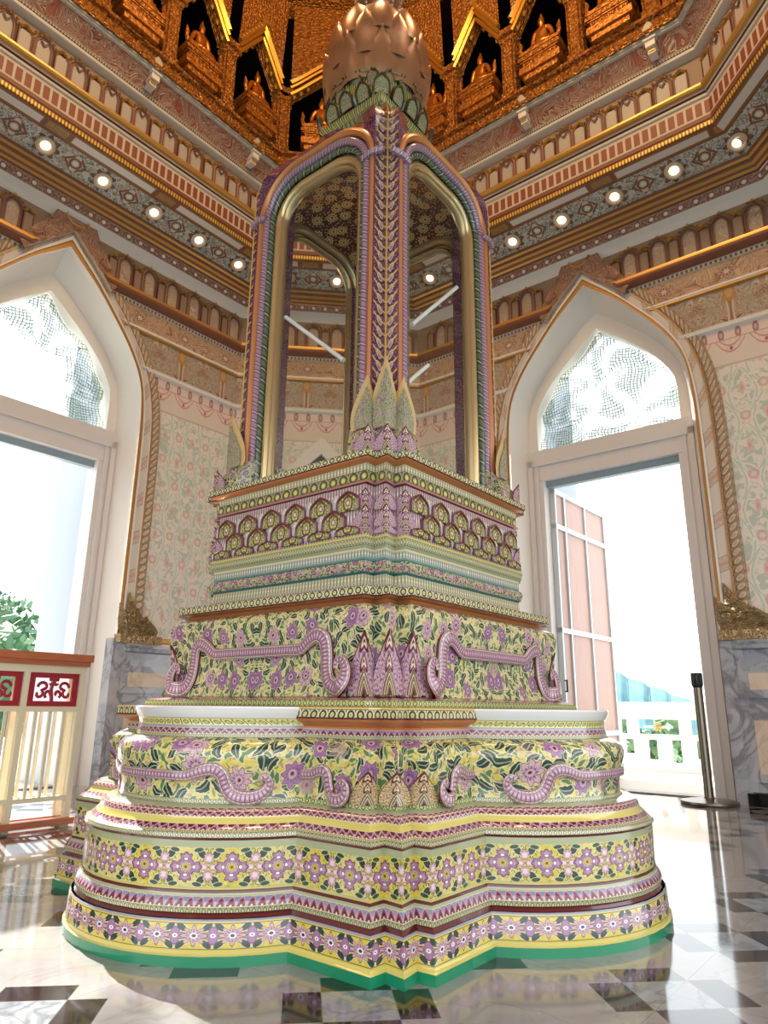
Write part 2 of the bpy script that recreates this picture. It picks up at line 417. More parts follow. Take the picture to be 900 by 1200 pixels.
T_('ledge', [(.690, 1.196, .468), (.702, 1.196, .468, m_dots3, None), (.724, 1.196, .464, m_tooth3, m_tooth2), (.732, 1.196, .462, m_copper, m_lav), (.742, 1.215, .462, m_copper, m_sq, 'q'), (.750, 1.242, .464, m_copper, m_sq, 'q'), (.760, 1.254, .466, m_copper, m_sq, 'q'), (.767, 1.258, .474, m_maroon, m_pale, 'p'), (.796, 1.258, .484, m_dots2, m_pale, 'p'), (.802, 1.256, .480, m_yel, m_pale), (.804, 1.10, .33, m_marble_top, m_marble_top)], ST)
BODY2 = [(.800, 1.128, None), (.806, 1.130, None, m_copper, None), (.830, 1.118, None, m_dots, None), (.838, 1.085, None, m_rose, None), (.846, 1.045, None, m_maroon, None), (.90, 1.022, None, m_floral2, None, 'b'), (.98, 1.008, None, m_floral2, None, 'b'), (1.06, 1.012, None, m_floral2, None, 'b'), (1.13, 1.030, None, m_floral2, None, 'b'), (1.17, 1.034, None, m_floral2, None, 'b'), (1.196, 1.022, None, m_floral2, None, 'b'), (1.212, .99, None, m_floral2, None, 'b'), (1.220, .955, None, m_floral2, None, 'b')]
body2 = T_('upper_body', BODY2, ST)
T_('upper_ledge', [(1.218, .93, None), (1.236, .945, None, m_copper, None), (1.243, .995, None, m_copper, None), (1.248, 1.003, None, m_maroon, None), (1.283, 1.003, None, m_dots2, None), (1.287, .86, None, m_lav, None)], ST)
T_('ribbed_moulding', [(1.285, .846, None), (1.318, .842, None, m_ribg, None), (1.36, .838, None, m_ribl, None), (1.372, .842, None, m_tealdark, None), (1.384, .858, None, m_torus, None, 't'), (1.402, .864, None, m_torus, None, 't'), (1.418, .856, None, m_torus, None, 't'), (1.426, .842, None, m_tealdark, None), (1.476, .842, None, m_ribt, None), (1.486, .858, None, m_sage, None), (1.520, .868, None, m_dots3, None), (1.534, .86, None, m_yel, None)], ST, e=.09)
lotus = T_('lotus_band', [(1.532, .862, None), (1.60, .852, None, m_ribp, None, 'r'), (1.70, .836, None, m_ribp, None, 'r'), (1.772, .834, None, m_ribp, None, 'r2')], ST, e=.09)
T_('cornice', [(1.77, .834, None), (1.776, .852, None, m_maroon, None), (1.786, .852, None, m_rose, None), (1.794, .842, None, m_quat, None, 'q'), (1.836, .842, None, m_quat, None, 'q'), (1.868, .846, None, m_ribl, None), (1.874, .872, None, m_copper, None), (1.884, .895, None, m_copper, None), (1.888, .90, None, m_maroon, None), (1.918, .90, None, m_dots2, None), (1.922, .6, None, m_lav, None)], ST, e=.086, cap=True)

# ---- relief on the bodies
def interp(tab, z, col=1):
    for a, b in zip(tab, tab[1:]):
        if a[0] <= z <= b[0]: t = (z - a[0]) / max(b[0] - a[0], 1e-6); return a[col] + (b[col] - a[col]) * t
    return tab[0][col] if z < tab[0][0] else tab[-1][col]
def rot4(p, k, mir=False):
    x, y, z = p
    if mir: x, y = y, x
    for _ in range(k): x, y = y, -x
    return (x, y, z)
def face_pt(tab, d, z, off, e=.098):
    r = interp(tab, z); x, y = -e, -r + .022
    return Vector((x - S2 * d - S2 * off, y + S2 * d - S2 * off, z))
def smooth_path(pts, n=6):
    out = []
    P = [Vector(p) for p in pts]
    for i in range(len(P) - 1):
        a, b, c, d = P[max(i - 1, 0)], P[i], P[i + 1], P[min(i + 2, len(P) - 1)]
        for k in range(n):
            t = k / n
            out.append(.5 * ((2 * b) + (c - a) * t + (2 * a - 5 * b + 4 * c - d) * t * t + (3 * b - a - 3 * c + d) * t ** 3))
    return out + [P[-1]]
def ribbon(path, wid, nrm, mi_top, n=7):
    """flat-backed moulded ribbon, material v runs across it"""
    mb = MB(); rings = []; P = path; acc = 0
    for i, p in enumerate(P):
        t = (P[min(i + 1, len(P) - 1)] - P[max(i - 1, 0)]).normalized(); nn = nrm[i]; b = nn.cross(t).normalized(); w = wid[i]
        sec = [(-1, -.35), (-1, .12), (-.75, .30), (-.3, .38), (.3, .38), (.75, .30), (1, .12), (1, -.35)]
        rings.append([p + b * (w * x) + nn * (w * .9 * y) for x, y in sec])
    m = len(rings[0]); L = 0
    for k in range(len(rings) - 1):
        L2 = L + (P[k + 1] - P[k]).length
        bs = len(mb.v); mb.v += [tuple(q) for q in rings[k]] + [tuple(q) for q in rings[k + 1]]
        for i in range(m - 1):
            va, vb = i / (m - 1), (i + 1) / (m - 1)
            mb.f.append([bs + i, bs + i + 1, bs + m + i + 1, bs + m + i]); mb.mi.append(0 if 1 <= i <= 5 else 1)
            uv = [(L, va), (L, vb), (L2, vb), (L2, va)]; mb.um.append(uv); mb.un.append(uv)
        L = L2
    for q in (rings[0], rings[-1]): mb.add(q, [list(range(m))], 1)
    return mb
# upper tier: two scrolls a face joined by a ridge
PROF2 = [(.40, 1.035), (.34, 1.04), (.29, 1.075), (.245, 1.092), (.205, 1.07), (.19, 1.01), (.188, .95), (.172, .90), (.135, .878), (.095, .885), (.066, .915), (.06, .955), (.08, .985), (.106, .978), (.112, .952)]
W2 = [.026, .026, .030, .034, .034, .032, .032, .034, .036, .034, .030, .025, .02, .016, .012]
def spread(w, n=6):
    o = []
    for a, b in zip(w, w[1:]): o += [a + (b - a) * k / n for k in range(n)]
    return o + [w[-1]]
for k in range(4):
    for mir in (False, True):
        P = [Vector(rot4(face_pt(BODY2, d, z, .012 + (.03 if i > 8 else 0)), k, mir)) for i, (d, z) in enumerate(PROF2)]
        nn = Vector(rot4((-S2, -S2, 0), k, mir)); path = smooth_path(P)
        ribbon(path, spread(W2), [nn] * len(path), 0).build('naga_scroll', [m_scale, m_maroon], body2)
    nn = Vector(rot4((-S2, -S2, 0), k)); mid = (interp(BODY2, 1.03) - .022 - .098) * math.sqrt(2)
    P = [Vector(rot4(face_pt(BODY2, .36 + (mid - .72) * i / 10, 1.037, .012), k)) for i in range(11)]
    ribbon(P, [.026] * 11, [nn] * 11, 0).build('ridge', [m_scale, m_tealdark], body2)
# lower tier corners
PROF1 = [(.36, .565), (.27, .565), (.235, .578), (.205, .582), (.185, .565), (.178, .535), (.168, .506), (.14, .492), (.105, .492), (.082, .510), (.078, .535), (.096, .55), (.112, .54)]
W1 = [.017, .017, .02, .022, .022, .021, .022, .023, .022, .02, .016, .013, .01]
for k in range(4):
    for mir in (False, True):
        P = [Vector(rot4(face_pt(BODY1, d, z, .006 + (.02 if i > 6 else 0)), k, mir)) for i, (d, z) in enumerate(PROF1)]
        nn = Vector(rot4((-S2, -S2, 0), k, mir)); path = smooth_path(P)
        ribbon(path, spread(W1), [nn] * len(path), 0).build('naga_scroll', [m_scale, m_maroon], body1)
# lobes: scroll by each re-entrant angle, ridge round the front
for k in range(4):
    for mir in (False, True):
        pr = [(.62, .560), (.5, .560), (.42, .560), (.36, .578), (.315, .584), (.285, .565), (.27, .53), (.25, .502), (.21, .488), (.165, .49), (.13, .507), (.115, .535), (.13, .558), (.15, .55)]
        wd = [.017, .017, .018, .021, .024, .024, .024, .026, .026, .024, .02, .016, .013, .01]
        P = []; Nn = []
        for i, (s, z) in enumerate(pr):
            R = interp(BODY1, z, 2); a = -PI / 2 + .25 - (s - .1) / .52; off = .006 + (.014 if i > 7 else 0)
            P.append(Vector(rot4((-CC + (R + off) * cos(a), -CC + (R + off) * sin(a), z), k, mir))); Nn.append(Vector(rot4((cos(a), sin(a), 0), k, mir)))
        path = smooth_path(P); nrm = [n.normalized() for n in smooth_path(Nn)]
        ribbon(path, spread(wd), nrm, 0).build('naga_scroll', [m_scale, m_maroon], body1)
    P = []; Nn = []
    for i in range(17):
        R = interp(BODY1, .56, 2) + .006; a0 = -PI / 2 + .25 - .5 / .52; a1 = -PI - .25 + .5 / .52; a = a0 + (a1 - a0) * i / 16
        P.append(Vector(rot4((-CC + R * cos(a), -CC + R * sin(a), .56), k))); Nn.append(Vector(rot4((cos(a), sin(a), 0), k)))
    ribbon(P, [.018] * 17, Nn, 0).build('ridge', [m_scale, m_tealdark], body1)
# flame plates folded round the three edges of each corner
def flame(tab, cx, z0, z1, w, k, m, parent, cy=None, e=.098, off=.008, waist=0., name='flame_leaf', body=True):
    mb = MB(); n = 10; rows = []
    for i in range(n + 1):
        t = i / n; z = z0 + (z1 - z0) * t; ww = w * (1 - t) ** .8 * (1 + waist * sin(PI * t)) + .001
        r = interp(tab, z) if body else tab
        cyy = -r + (0 if abs(cx) < 1e-6 else .022) - off
        pts = []
        for x in (-1, -.5, 0, .5, 1):
            pts.append((cx + ww * x, cyy + abs(ww * x) * .97, z))
        rows.append((pts, t, ww))
    for (a, ta, wa), (b, tb, wb) in zip(rows, rows[1:]):
        for i in range(4):
            xa, xb = -1 + i * .5, -.5 + i * .5
            uv = [(xa * (1 - ta), ta), (xb * (1 - ta), ta), (xb * (1 - tb), tb), (xa * (1 - tb), tb)]
            mb.quad(*[rot4(p, k) for p in (a[i], a[i + 1], b[i + 1], b[i])], 0, uv, uv)
    o = mb.build(name, [m], parent, 60)
    md = o.modifiers.new('thick', 'SOLIDIFY'); md.thickness = .004; md.offset = 0
    return o
for k in range(4):
    for cx in (-.098, 0, .098):
        flame(BODY2, cx, .85, 1.105 if cx == 0 else 1.10, .056, k, m_chev, body2, off=.005, waist=.35)
        flame(BODY1, cx, .48, .592, .052, k, m_chev2, body1, off=.004, waist=.35)

# ---- lotus petals of the band
m_prim = enamel('petal_rim', '#6a2c34'); m_pin = enamel('petal_inner', petal_tex); m_ptip = enamel('petal_tip', '#c8c2b8')
def petal_mesh(w, h, name, th=.022):
    mb = MB(); n = 12; out = []
    for i in range(n + 1):
        t = i / n
        if t < .5: x = -1 * (1 - .10 * (1 - t * 2) ** 2); 
        out.append(t)
    def outline(s):
        L = []
        for i in range(9):
            t = i / 8; x = w / 2 * s * (1. if t < .45 else max(0., 1 - ((t - .45) / .55) ** 2.2)); z = h * (.02 + .98 * t) if s == 1 else h * (.02 + (.98 - .98 * (1 - s) * .9) * t)
            L.append((x, z))
        return [(-x, z) for x, z in L] + [(x, z) for x, z in reversed(L[:-1])]
    o1, o2, o3 = outline(1), outline(.87), outline(.83); m = len(o1)
    R = [[(x, 0, z) for x, z in o1], [(x, -th, z) for x, z in o1], [(x, -th * 1.15, z) for x, z in o2], [(x, -th * .75, z) for x, z in o3]]
    for a, b, mi in ((0, 1, 0), (1, 2, 0), (2, 3, 0)):
        for i in range(m - 1): mb.quad(R[a][i], R[a][i + 1], R[b][i + 1], R[b][i], mi, [(R[a][i][0], R[a][i][2])] * 4)
    q = R[3]; uv = [(x * 1.3, z * 1.3) for x, y, z in q]; mb.add(q, [list(range(m))], 1, [uv], [uv])
    return mb
def boxpet(name, parent, w, h, mats): return petal_mesh(w, h, name).build(name, mats, parent, 40)
rowspec = [(1.540, .040, .848, 0., 6), (1.572, .092, .842, .5, 6), (1.652, .092, .832, 0., 6)]
petal_proto = {}
def place_petal(row, w, h, pos, ang, tilt=0., mats=None, nm='petal', parent=None):
    key = (row, round(w, 3))
    if key not in petal_proto:
        o = petal_mesh(w, h, nm).build(nm, mats or [m_prim, m_pin], parent, 40); petal_proto[key] = o
    else:
        o = petal_proto[key].copy(); COL.objects.link(o)
    o.location = pos; o.rotation_euler = (tilt, 0, ang); return o
tips = [MB() for _ in range(4)]
for row, (z, h, r, sh, n) in enumerate(rowspec):
    for k in range(4):
        e = .09; L0 = Vector((-e, -r + .022)); L1 = Vector((-r + .022, -e)); Ln = (L1 - L0).length
        w = Ln / n
        nn = Vector(rot4((-S2, -S2, 0), k)); ang = math.atan2(nn.y, nn.x) + PI / 2
        for i in range(n):
            t = (i + .5 + sh * .0) / n
            if sh: t = (i + .5) / n
            p = L0.lerp(L1, t if not sh else (i + .02 + .5) / n)
            if sh: p = L0.lerp(L1, min(max((i + 1.0) / n, 0), 1) if i < n - 1 else .5 / n * .02)
            if sh and i == n - 1: continue
            q = Vector(rot4((p.x, p.y, z), k)) + nn * .004
            place_petal(row, w * .80, h * 1.04, q, ang, 0., None, 'petal', lotus)
        for cx in (-e, 0, e):
            ry = -r + (0 if cx == 0 else .022)
            flame(r, cx, z, z + h * 1.05, .045 if cx == 0 else .05, k, m_chev, lotus, e=e, off=.016 if cx == 0 else .012, waist=.4, name='corner_petal', body=False)
        for i in range(n + 1):                                         # pale points seen between the petals
            t = i / n if not sh else (i + .5) / n
            if t > 1 or (not sh and i in (0, n)) or (sh and i in (0, n - 1)): continue
            p = L0.lerp(L1, t); q = Vector(rot4((p.x, p.y, z), k)); d = Vector(rot4((-S2, S2, 0), k))
            ww = w * .2
            pts = [q - d * ww + nn * .004, q + d * ww + nn * .004, q + d * ww + Vector((0, 0, h * .78)) + nn * .008, q + nn * .012 + Vector((0, 0, h * .98)), q - d * ww + Vector((0, 0, h * .78)) + nn * .008, q + nn * .02 + Vector((0, 0, h * .7))]
            tips[k].add(pts, [[0, 1, 5], [1, 2, 5], [2, 3, 5], [3, 4, 5], [4, 0, 5]])
for tp in tips: tp.build('petal_points', [m_ptip], lotus, 20, label='pale pointed tips between the petals')
# ------------------------------------------------------------------ glass shrine on the stupa
def tree_pat(T):
    u, v = T.uv('m'); x = u / .09
    ph = ((v - u * 1.1) / .062).fract(); ph2 = ((v - u * 1.1) / .062 + .5).fract(); d = T.hyp((x - .55) / .16, (ph2 - .5) / .3)
    n = T.noise(T.vec(u * 30., v * 30.), 3., 2.)
    return T.over(H('#4a2c3c'), (n.gt(.55, .1), H('#8a5a84')), (d.lt(1.2, .1), CRM), (d.lt(.9, .2), PUR), (ph.lt(.2, .08) * x.lt(.95, .1), H('#d2a850')), (x.lt(.10, .05), H('#d8a850')))
def bead_pat(T):
    u, v = T.uv('m'); ph = (v / .035).fract(); x = T.hyp((u / .09).fract() - .5, ph - .5)
    return T.over(H('#5a3a48'), (x.lt(.42, .1), H('#a4708c')), (x.lt(.2, .1), H('#d8b0b8')))
m_tree = enamel('stem_tree', tree_pat)
def along(cell, cols):
    def f(T):
        u, v = T.uv('m'); ph = (v / cell + u * 9.).fract()
        return T.over(cols[0], (ph.lt(.5, .15), cols[1]), (ph.near(.75, .07, .05), cols[2]))
    return f
m_bead = enamel('bead_purple', along(.05, [H('#79566a'), H('#a07a8e'), H('#c8acac')]))
m_leafedge = enamel('leaf_edging', along(.07, [H('#2f4034'), H('#55664f'), H('#9a9880')]))
m_gfr = mat('gilt_frame', '#d0b684', .22, .7); m_gfr2 = mat('gilt_frame_brown', '#b49a72', .25, .65); m_silv = mat('gilt_silver', '#b8b4a0', .2, .7)
def medal(T):
    u, v = T.uv('m'); d, dx, dy, c1, c2 = T.voro(u, v, 10., .6); r = (T.ang(dx, dy) * 11.).cos() * .05 + .33
    e, ex, ey, e1, e2 = T.voro(u + 2.3, v, 40., .8)
    return T.over(H('#4a1c1c'), (e.lt(.22, .08), H('#c09a60')), ((d - r).lt(0., .05), H('#d8b878')), (d.near(.22, .03, .03), H('#7a5030')), (d.lt(.1, .05), H('#7a3a2a')))
m_medal = mat('ceiling_medallions', medal, .35)
m_petbase = enamel('column_lotus', floral(20., H('#c4b078'), H('#8a5c94'))); m_colfl = enamel('column_leaf', floral(10., H('#7c7444'), H('#784c7c'), H('#24402a')))
m_creamgold = mat('leaf_rim_gold', '#e0c088', .2, .35, coat=.5)
g = bpy.data.materials.new('shrine_glass'); g.use_nodes = True; nt = g.node_tree; nt.nodes.clear()
out = nt.nodes.new('ShaderNodeOutputMaterial'); mx = nt.nodes.new('ShaderNodeMixShader'); tr = nt.nodes.new('ShaderNodeBsdfTransparent'); gl = nt.nodes.new('ShaderNodeBsdfGlossy'); lw = nt.nodes.new('ShaderNodeLayerWeight'); pw = nt.nodes.new('ShaderNodeMath'); pw.operation = 'POWER'; pw.inputs[1].default_value = 4.5; fr = nt.nodes.new('ShaderNodeMath'); fr.operation = 'MULTIPLY_ADD'; fr.inputs[1].default_value = .8; fr.inputs[2].default_value = .035
nt.links.new(lw.outputs['Facing'], pw.inputs[0]); nt.links.new(pw.outputs[0], fr.inputs[0])
gl.inputs['Roughness'].default_value = .02; tr.inputs[0].default_value = (.93, .94, .92, 1)
nt.links.new(fr.outputs[0], mx.inputs[0]); nt.links.new(tr.outputs[0], mx.inputs[1]); nt.links.new(gl.outputs[0], mx.inputs[2]); nt.links.new(mx.outputs[0], out.inputs[0])
m_glass = g

DP = .53; Z0 = 1.922
def fpt(k, a, z, o=0.):
    n = Vector((-S2, -S2, 0)); t = Vector((S2, -S2, 0)); p = n * (DP + o) + t * a
    return Vector(rot4((p.x, p.y, z), k))
def arch_path(w, zt, rc, z0=Z0, n=10):
    P = [(-w, z0), (-w, z0 + .9)]
    P += [(-w + rc - rc * cos(PI / 2 * i / n), zt - rc + rc * sin(PI / 2 * i / n)) for i in range(n + 1)]
    return P + [(-x, z) for x, z in reversed(P)]
def seg_path(P, L=.25):
    out = [P[0]]
    for a, b in zip(P, P[1:]):
        m = max(1, int(math.hypot(b[0] - a[0], b[1] - a[1]) / L)); out += [(a[0] + (b[0] - a[0]) * i / m, a[1] + (b[1] - a[1]) * i / m) for i in range(1, m + 1)]
    return out
def frame_part(name, k, w, zt, rc, rad, m, o, parent, flat=1.):
    P = [fpt(k, a, z, o) for a, z in seg_path(arch_path(w, zt, rc))]
    mb = MB(); mb.tube(P, rad, 8, 0, rot4((-S2, -S2, 0), k), flat); return mb.build(name, m, parent, 50)
for k in range(4):
    F = frame_part('window_frame', k, .335, 3.815, .215, .028, m_gfr, -.035, ST)
    frame_part('copper_moulding', k, .442, 3.945, .29, .027, m_copper, .0, F, 1.2)
    frame_part('purple_moulding', k, .398, 3.895, .26, .024, m_bead, .006, F)
    frame_part('leaf_moulding', k, .366, 3.855, .235, .018, m_leafedge, -.004, F)
    frame_part('inner_moulding', k, .306, 3.785, .20, .017, m_gfr2, -.055, F, 1.6)
    frame_part('back_moulding', k, .365, 3.84, .235, .038, m_gfr2, -.075, F)
    mb = MB(); P = arch_path(.32, 3.80, .21); pts = [fpt(k, a, z, -.055) for a, z in P]; mb.add(pts, [list(range(len(pts)))])
    mb.build('glass_pane', m_glass, F, 0, fix=False)
    # corner column
    r = .752; plan = [(0, -r), (.026, -r + .045), (.064, -r + .028), (.12, -r + .12), (.10, -r + .2), (0, -r + .25), (-.10, -r + .2), (-.12, -r + .12), (-.064, -r + .028), (-.026, -r + .045)]
    us = [0, .05, .09, .2, .3, .4, .3, .2, .09, .05, 0]
    mb = MB(); zs = [Z0] + [Z0 + i * .2 for i in range(1, 10)] + [3.82, 3.9]
    mb.loft([[rot4((x, y, z), k) for x, y in plan] for z in zs], 0, True, us=us)
    for zz, dr in ((3.96, .02), (4.08, .12), (4.2, .24), (4.30, .36), (4.36, .41)): pass
    hip = [[rot4((x * (1 + .25 * t), y + dr, z), k) for x, y in plan] for z, dr, t in ((3.9, 0, 0), (3.98, .02, .2), (4.07, .09, .5), (4.16, .19, .8), (4.25, .30, .9), (4.35, .38, 1.))]
    mb.loft(hip, 0, True, us=us)
    col = mb.build('corner_column', m_tree, ST, 30)
    mb = MB()                                                      # collar where the arch springs
    for sx in (-1, 1): mb.tube([Vector(rot4((sx * .02, -r - .004, 3.66), k)), Vector(rot4((sx * .085, -r + .03, 3.66), k)), Vector(rot4((sx * .125, -r + .085, 3.66), k))], .02, 6, 0)
    mb.build('collar', m_bead, col)
    # lotus foot and leaf plates
    mb = MB(); lev = [(Z0, .862, .088), (1.955, .858, .087), (1.99, .845, .084), (2.03, .825, .08), (2.06, .805, .078), (2.085, .79, .075)]
    mb.loft([[rot4(p, k) for p in [(0, -a, z), (b * .5, -a + .06, z), (b, -a + .03, z), (b + .085, -a + .125, z), (0, -a + .34, z), (-b - .085, -a + .125, z), (-b, -a + .03, z), (-b * .5, -a + .06, z)]] for z, a, b in lev], 0, True, True, True)
    mb.build('lotus_foot', m_petbase, col, 30)
    for cx, w, zt, a in ((0, .05, 2.42, .80), (-.088, .05, 2.33, .79), (.088, .05, 2.33, .79)):
        flame(a, cx, 2.06, zt, w + .014, k, m_creamgold, col, off=-.004, waist=.5, name='leaf_rim', body=False)
        flame(a, cx, 2.06, zt - .06, w, k, m_colfl, col, off=.008, waist=.5, name='leaf_plate', body=False)
    for cx, w in ((0, .045), (-.086, .045), (.086, .045)):
        flame(.858, cx, 1.925, 2.045, w, k, m_chev, col, off=.012, waist=.7, name='foot_petal', body=False)
# reflections in the shrine glass, modelled as solid white bars
m_reflbar = mat('reflection_bar', '#f0f0ec', .3)
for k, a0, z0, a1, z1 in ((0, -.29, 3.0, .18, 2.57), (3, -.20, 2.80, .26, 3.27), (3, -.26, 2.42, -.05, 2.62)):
    mb = MB(); mb.tube([fpt(k, a0, z0, -.085), fpt(k, a1, z1, -.085)], .0125, 8, 0); mb.build('reflection_bar', m_reflbar, ST, 50, label='slanting white reflection in the shrine glass, modelled as a bar')
# ceiling, roof
mb = MB(); rr = lambda d, z: [Vector(rot4((0, -d, z), k)) for k in range(4)]
def sq_ring(d, z, n=6):
    o = []
    for k in range(4):
        A, B = Vector(rot4((0, -d, z), k)), Vector(rot4((-d, 0, z), k)); o += [A.lerp(B, i / n) for i in range(n)]
    return o
R_ = [sq_ring(.70, 3.85), sq_ring(.62, 3.83), sq_ring(.56, 3.86), sq_ring(.3, 3.90), sq_ring(.05, 3.92)]
mb = MB()
for a, b in zip(R_, R_[1:]):
    n = len(a)
    for i in range(n):
        j = (i + 1) % n; q = [a[i], a[j], b[j], b[i]]; uv = [(p.x + p.y * .0, p.y) for p in q]; mb.quad(*q, 0, uv, uv)
mb.build('shrine_ceiling', m_medal, ST, 40)
mb = MB(); mb.loft([sq_ring(d, z) for d, z in ((.70, 3.95), (.69, 3.985), (.62, 4.02), (.5, 4.10), (.40, 4.22), (.345, 4.33), (.33, 4.36))]); mb.build('shrine_roof', m_copper, ST, 40)
# crown of pointed petals
m_crb = enamel('crown_band', dots(.03, H('#c0b078'), H('#4a5a30'), YEL)); m_crp = enamel('crown_petal', floral(50., H('#c0b468'), H('#6c7c58')))
m_crim = mat('crown_rim', '#54482c', .3, .3)
mb = MB(); mb.loft([sq_ring(d, z) for d, z in ((.31, 4.35), (.34, 4.365), (.355, 4.385), (.355, 4.40), (.335, 4.41), (.365, 4.43), (.375, 4.45), (.30, 4.455))])
CR = mb.build('crown', m_crb, ST, 20)
def crown_row(d, z, n, w, h, tilt, off, square=True, rnd=0.):
    for k in range(4):
        for i in range(n):
            t = (i + (.5 if off else 0)) / n
            if square:
                A, B = Vector(rot4((0, -d, z), k)), Vector(rot4((-d, 0, z), k)); p = A.lerp(B, t)
                c = Vector((p.x, p.y, 0)).normalized() * (d * .80); p = p.lerp(Vector((c.x, c.y, z)), rnd)
                nn = Vector(rot4((-S2, -S2, 0), k)) if (t > .01) else Vector(rot4((0, -1, 0), k))
            else:
                an = -PI / 2 - (k + t) * PI / 2; nn = Vector((cos(an), sin(an), 0)); p = nn * d; p.z = z
            place_petal('crown%g' % z, w, h, p, math.atan2(nn.y, nn.x) + PI / 2, tilt, [m_crim, m_crp], 'crown_petal', CR)
crown_row(.365, 4.45, 4, .105, .13, .30, False, True, .35); crown_row(.345, 4.56, 4, .105, .13, .12, True, True, .6); crown_row(.30, 4.66, 5, .085, .12, -.1, False, False)
mb = MB(); mb.lathe([(.27, 4.45), (.30, 4.5), (.29, 4.62), (.285, 4.70)], 24); mb.build('crown_core', m_crb, CR)
# lotus bud finial
BUD = [(.27, 4.62), (.315, 4.72), (.338, 4.83), (.345, 4.93), (.342, 5.03), (.325, 5.13), (.293, 5.23), (.24, 5.32), (.18, 5.39), (.135, 5.44), (.118, 5.47)]
m_bud = mat('bud_bronze', '#a87a58', .3, .6); m_bud2 = mat('bud_bronze_petal', '#bc8c66', .28, .6)
mb = MB(); mb.lathe([(r * .97, z) for r, z in BUD], 32); bud = mb.build('lotus_bud', m_bud, ST, 60)
def bud_r(z):
    return interp([(b, a) for a, b in BUD], z)
for row, (zb, zt, n, sh) in enumerate(((4.64, 4.98, 10, 0), (4.78, 5.16, 10, .5), (4.96, 5.34, 10, 0))):
    for i in range(n):
        mb = MB(); rows = []
        for j in range(9):
            t = j / 8; z = zb + (zt - zb) * t; hw = (2 * PI / n) * .56 * (1. if t < .35 else 1 - ((t - .35) / .65) ** 1.7)
            R = bud_r(z); a0 = -PI / 2 + (i + sh) * 2 * PI / n
            rows.append([((R + .012 + .012 * (1 - row * .3) * (1 - q * q) * 1.6) * cos(a0 + hw * q), (R + .012 + .012 * (1 - q * q) * 1.6) * sin(a0 + hw * q), z) for q in (-1, -.6, -.2, .2, .6, 1)])
        mb.loft(rows, 0, False); mb.build('bud_petal', m_bud2, bud, 60)
mb = MB(); mb.lathe([(.118, 5.46), (.122, 5.5), (.138, 5.56), (.16, 5.64), (.178, 5.74), (.17, 5.86), (.13, 5.95), (.08, 6.02), (.06, 6.2), (.03, 6.7), (.004, 7.2)], 24); sp = mb.build('spire', m_bud, ST, 60)
mb = MB()
for s in range(8):
    for j in range(7):
        z = 5.46 + j * .035; R = interp([(5.46, .118), (5.5, .122), (5.56, .138), (5.64, .16), (5.74, .178)], z); a = s * PI / 4
        mb.lathe([(0, -.012), (.011, -.004), (.011, .004), (0, .012)], 6, 0, ((R + .004) * cos(a), (R + .004) * sin(a), z))
mb.build('bead_string', mat('bead_pearl', '#d8c8b0', .3), sp, 60)
# ------------------------------------------------------------------ the room: planes W L M R E round the stupa
WALLS = {'W': (Vector((-1, 0, 0)), Vector((0, -1, 0)), 5.0), 'L': (Vector((-S2, S2, 0)), Vector((-S2, -S2, 0)), 4.9), 'M': (Vector((0, 1, 0)), Vector((1, 0, 0)), 5.4),
         'R': (Vector((S2, S2, 0)), Vector((S2, -S2, 0)), 4.7), 'E': (Vector((1, 0, 0)), Vector((0, -1, 0)), 4.66)}
SIDE = {'W': 'west', 'L': 'left', 'M': 'back', 'R': 'right', 'E': 'east'}
DOOR = {'L': -.15, 'R': -.35}
def wp(w, a, z, dl=0.):
    n, t, D = WALLS[w]; p = n * (D - dl) + t * a; return Vector((p.x, p.y, z))
def meet(w1, w2, dl):
    n1, _, d1 = WALLS[w1]; n2, _, d2 = WALLS[w2]; d1 -= dl; d2 -= dl
    det = n1.x * n2.y - n1.y * n2.x
    return Vector(((d1 * n2.y - d2 * n1.y) / det, (n1.x * d2 - n2.x * d1) / det, 0))
def span(w, dl):
    t = WALLS[w][1]
    if w == 'W': return (meet('W', 'L', dl).dot(t), 3.2)
    if w == 'L': return (meet('L', 'M', dl).dot(t), meet('W', 'L', dl).dot(t))
    if w == 'M': return (meet('L', 'M', dl).dot(t), meet('M', 'R', dl).dot(t))
    if w == 'R': return (meet('M', 'R', dl).dot(t), meet('R', 'E', dl).dot(t))
    return (meet('R', 'E', dl).dot(t), .9)
def spanf(w, dl):
    a, b = span(w, dl); return (min(a, b), max(a, b))
GOLDL = [(1.09, 0), (1.09, 3.9), (1.075, 4.2), (1.04, 4.45), (.95, 4.68), (.80, 4.92), (.60, 5.17), (.38, 5.42), (.18, 5.60), (0, 5.76)]
ORNL = [(1.38, 0), (1.37, 3.6), (1.345, 4.1), (1.27, 4.5), (1.10, 4.88), (.92, 5.15), (.72, 5.40), (.52, 5.62), (.30, 5.90), (.15, 6.15), (0, 6.42)]
def zopen(x, tab):
    x = abs(x)
    if x >= tab[0][0]: return -1
    for (x0, z0), (x1, z1) in zip(tab, tab[1:]):
        if x1 <= x <= x0 and x0 > x1: return z0 + (z1 - z0) * (x0 - x) / (x0 - x1)
    return tab[-1][1]
CUT = [(1.20, 0), (1.20, 3.9), (1.17, 4.3), (1.06, 4.68), (.86, 5.0), (.6, 5.32), (.35, 5.65), (0, 6.0)]
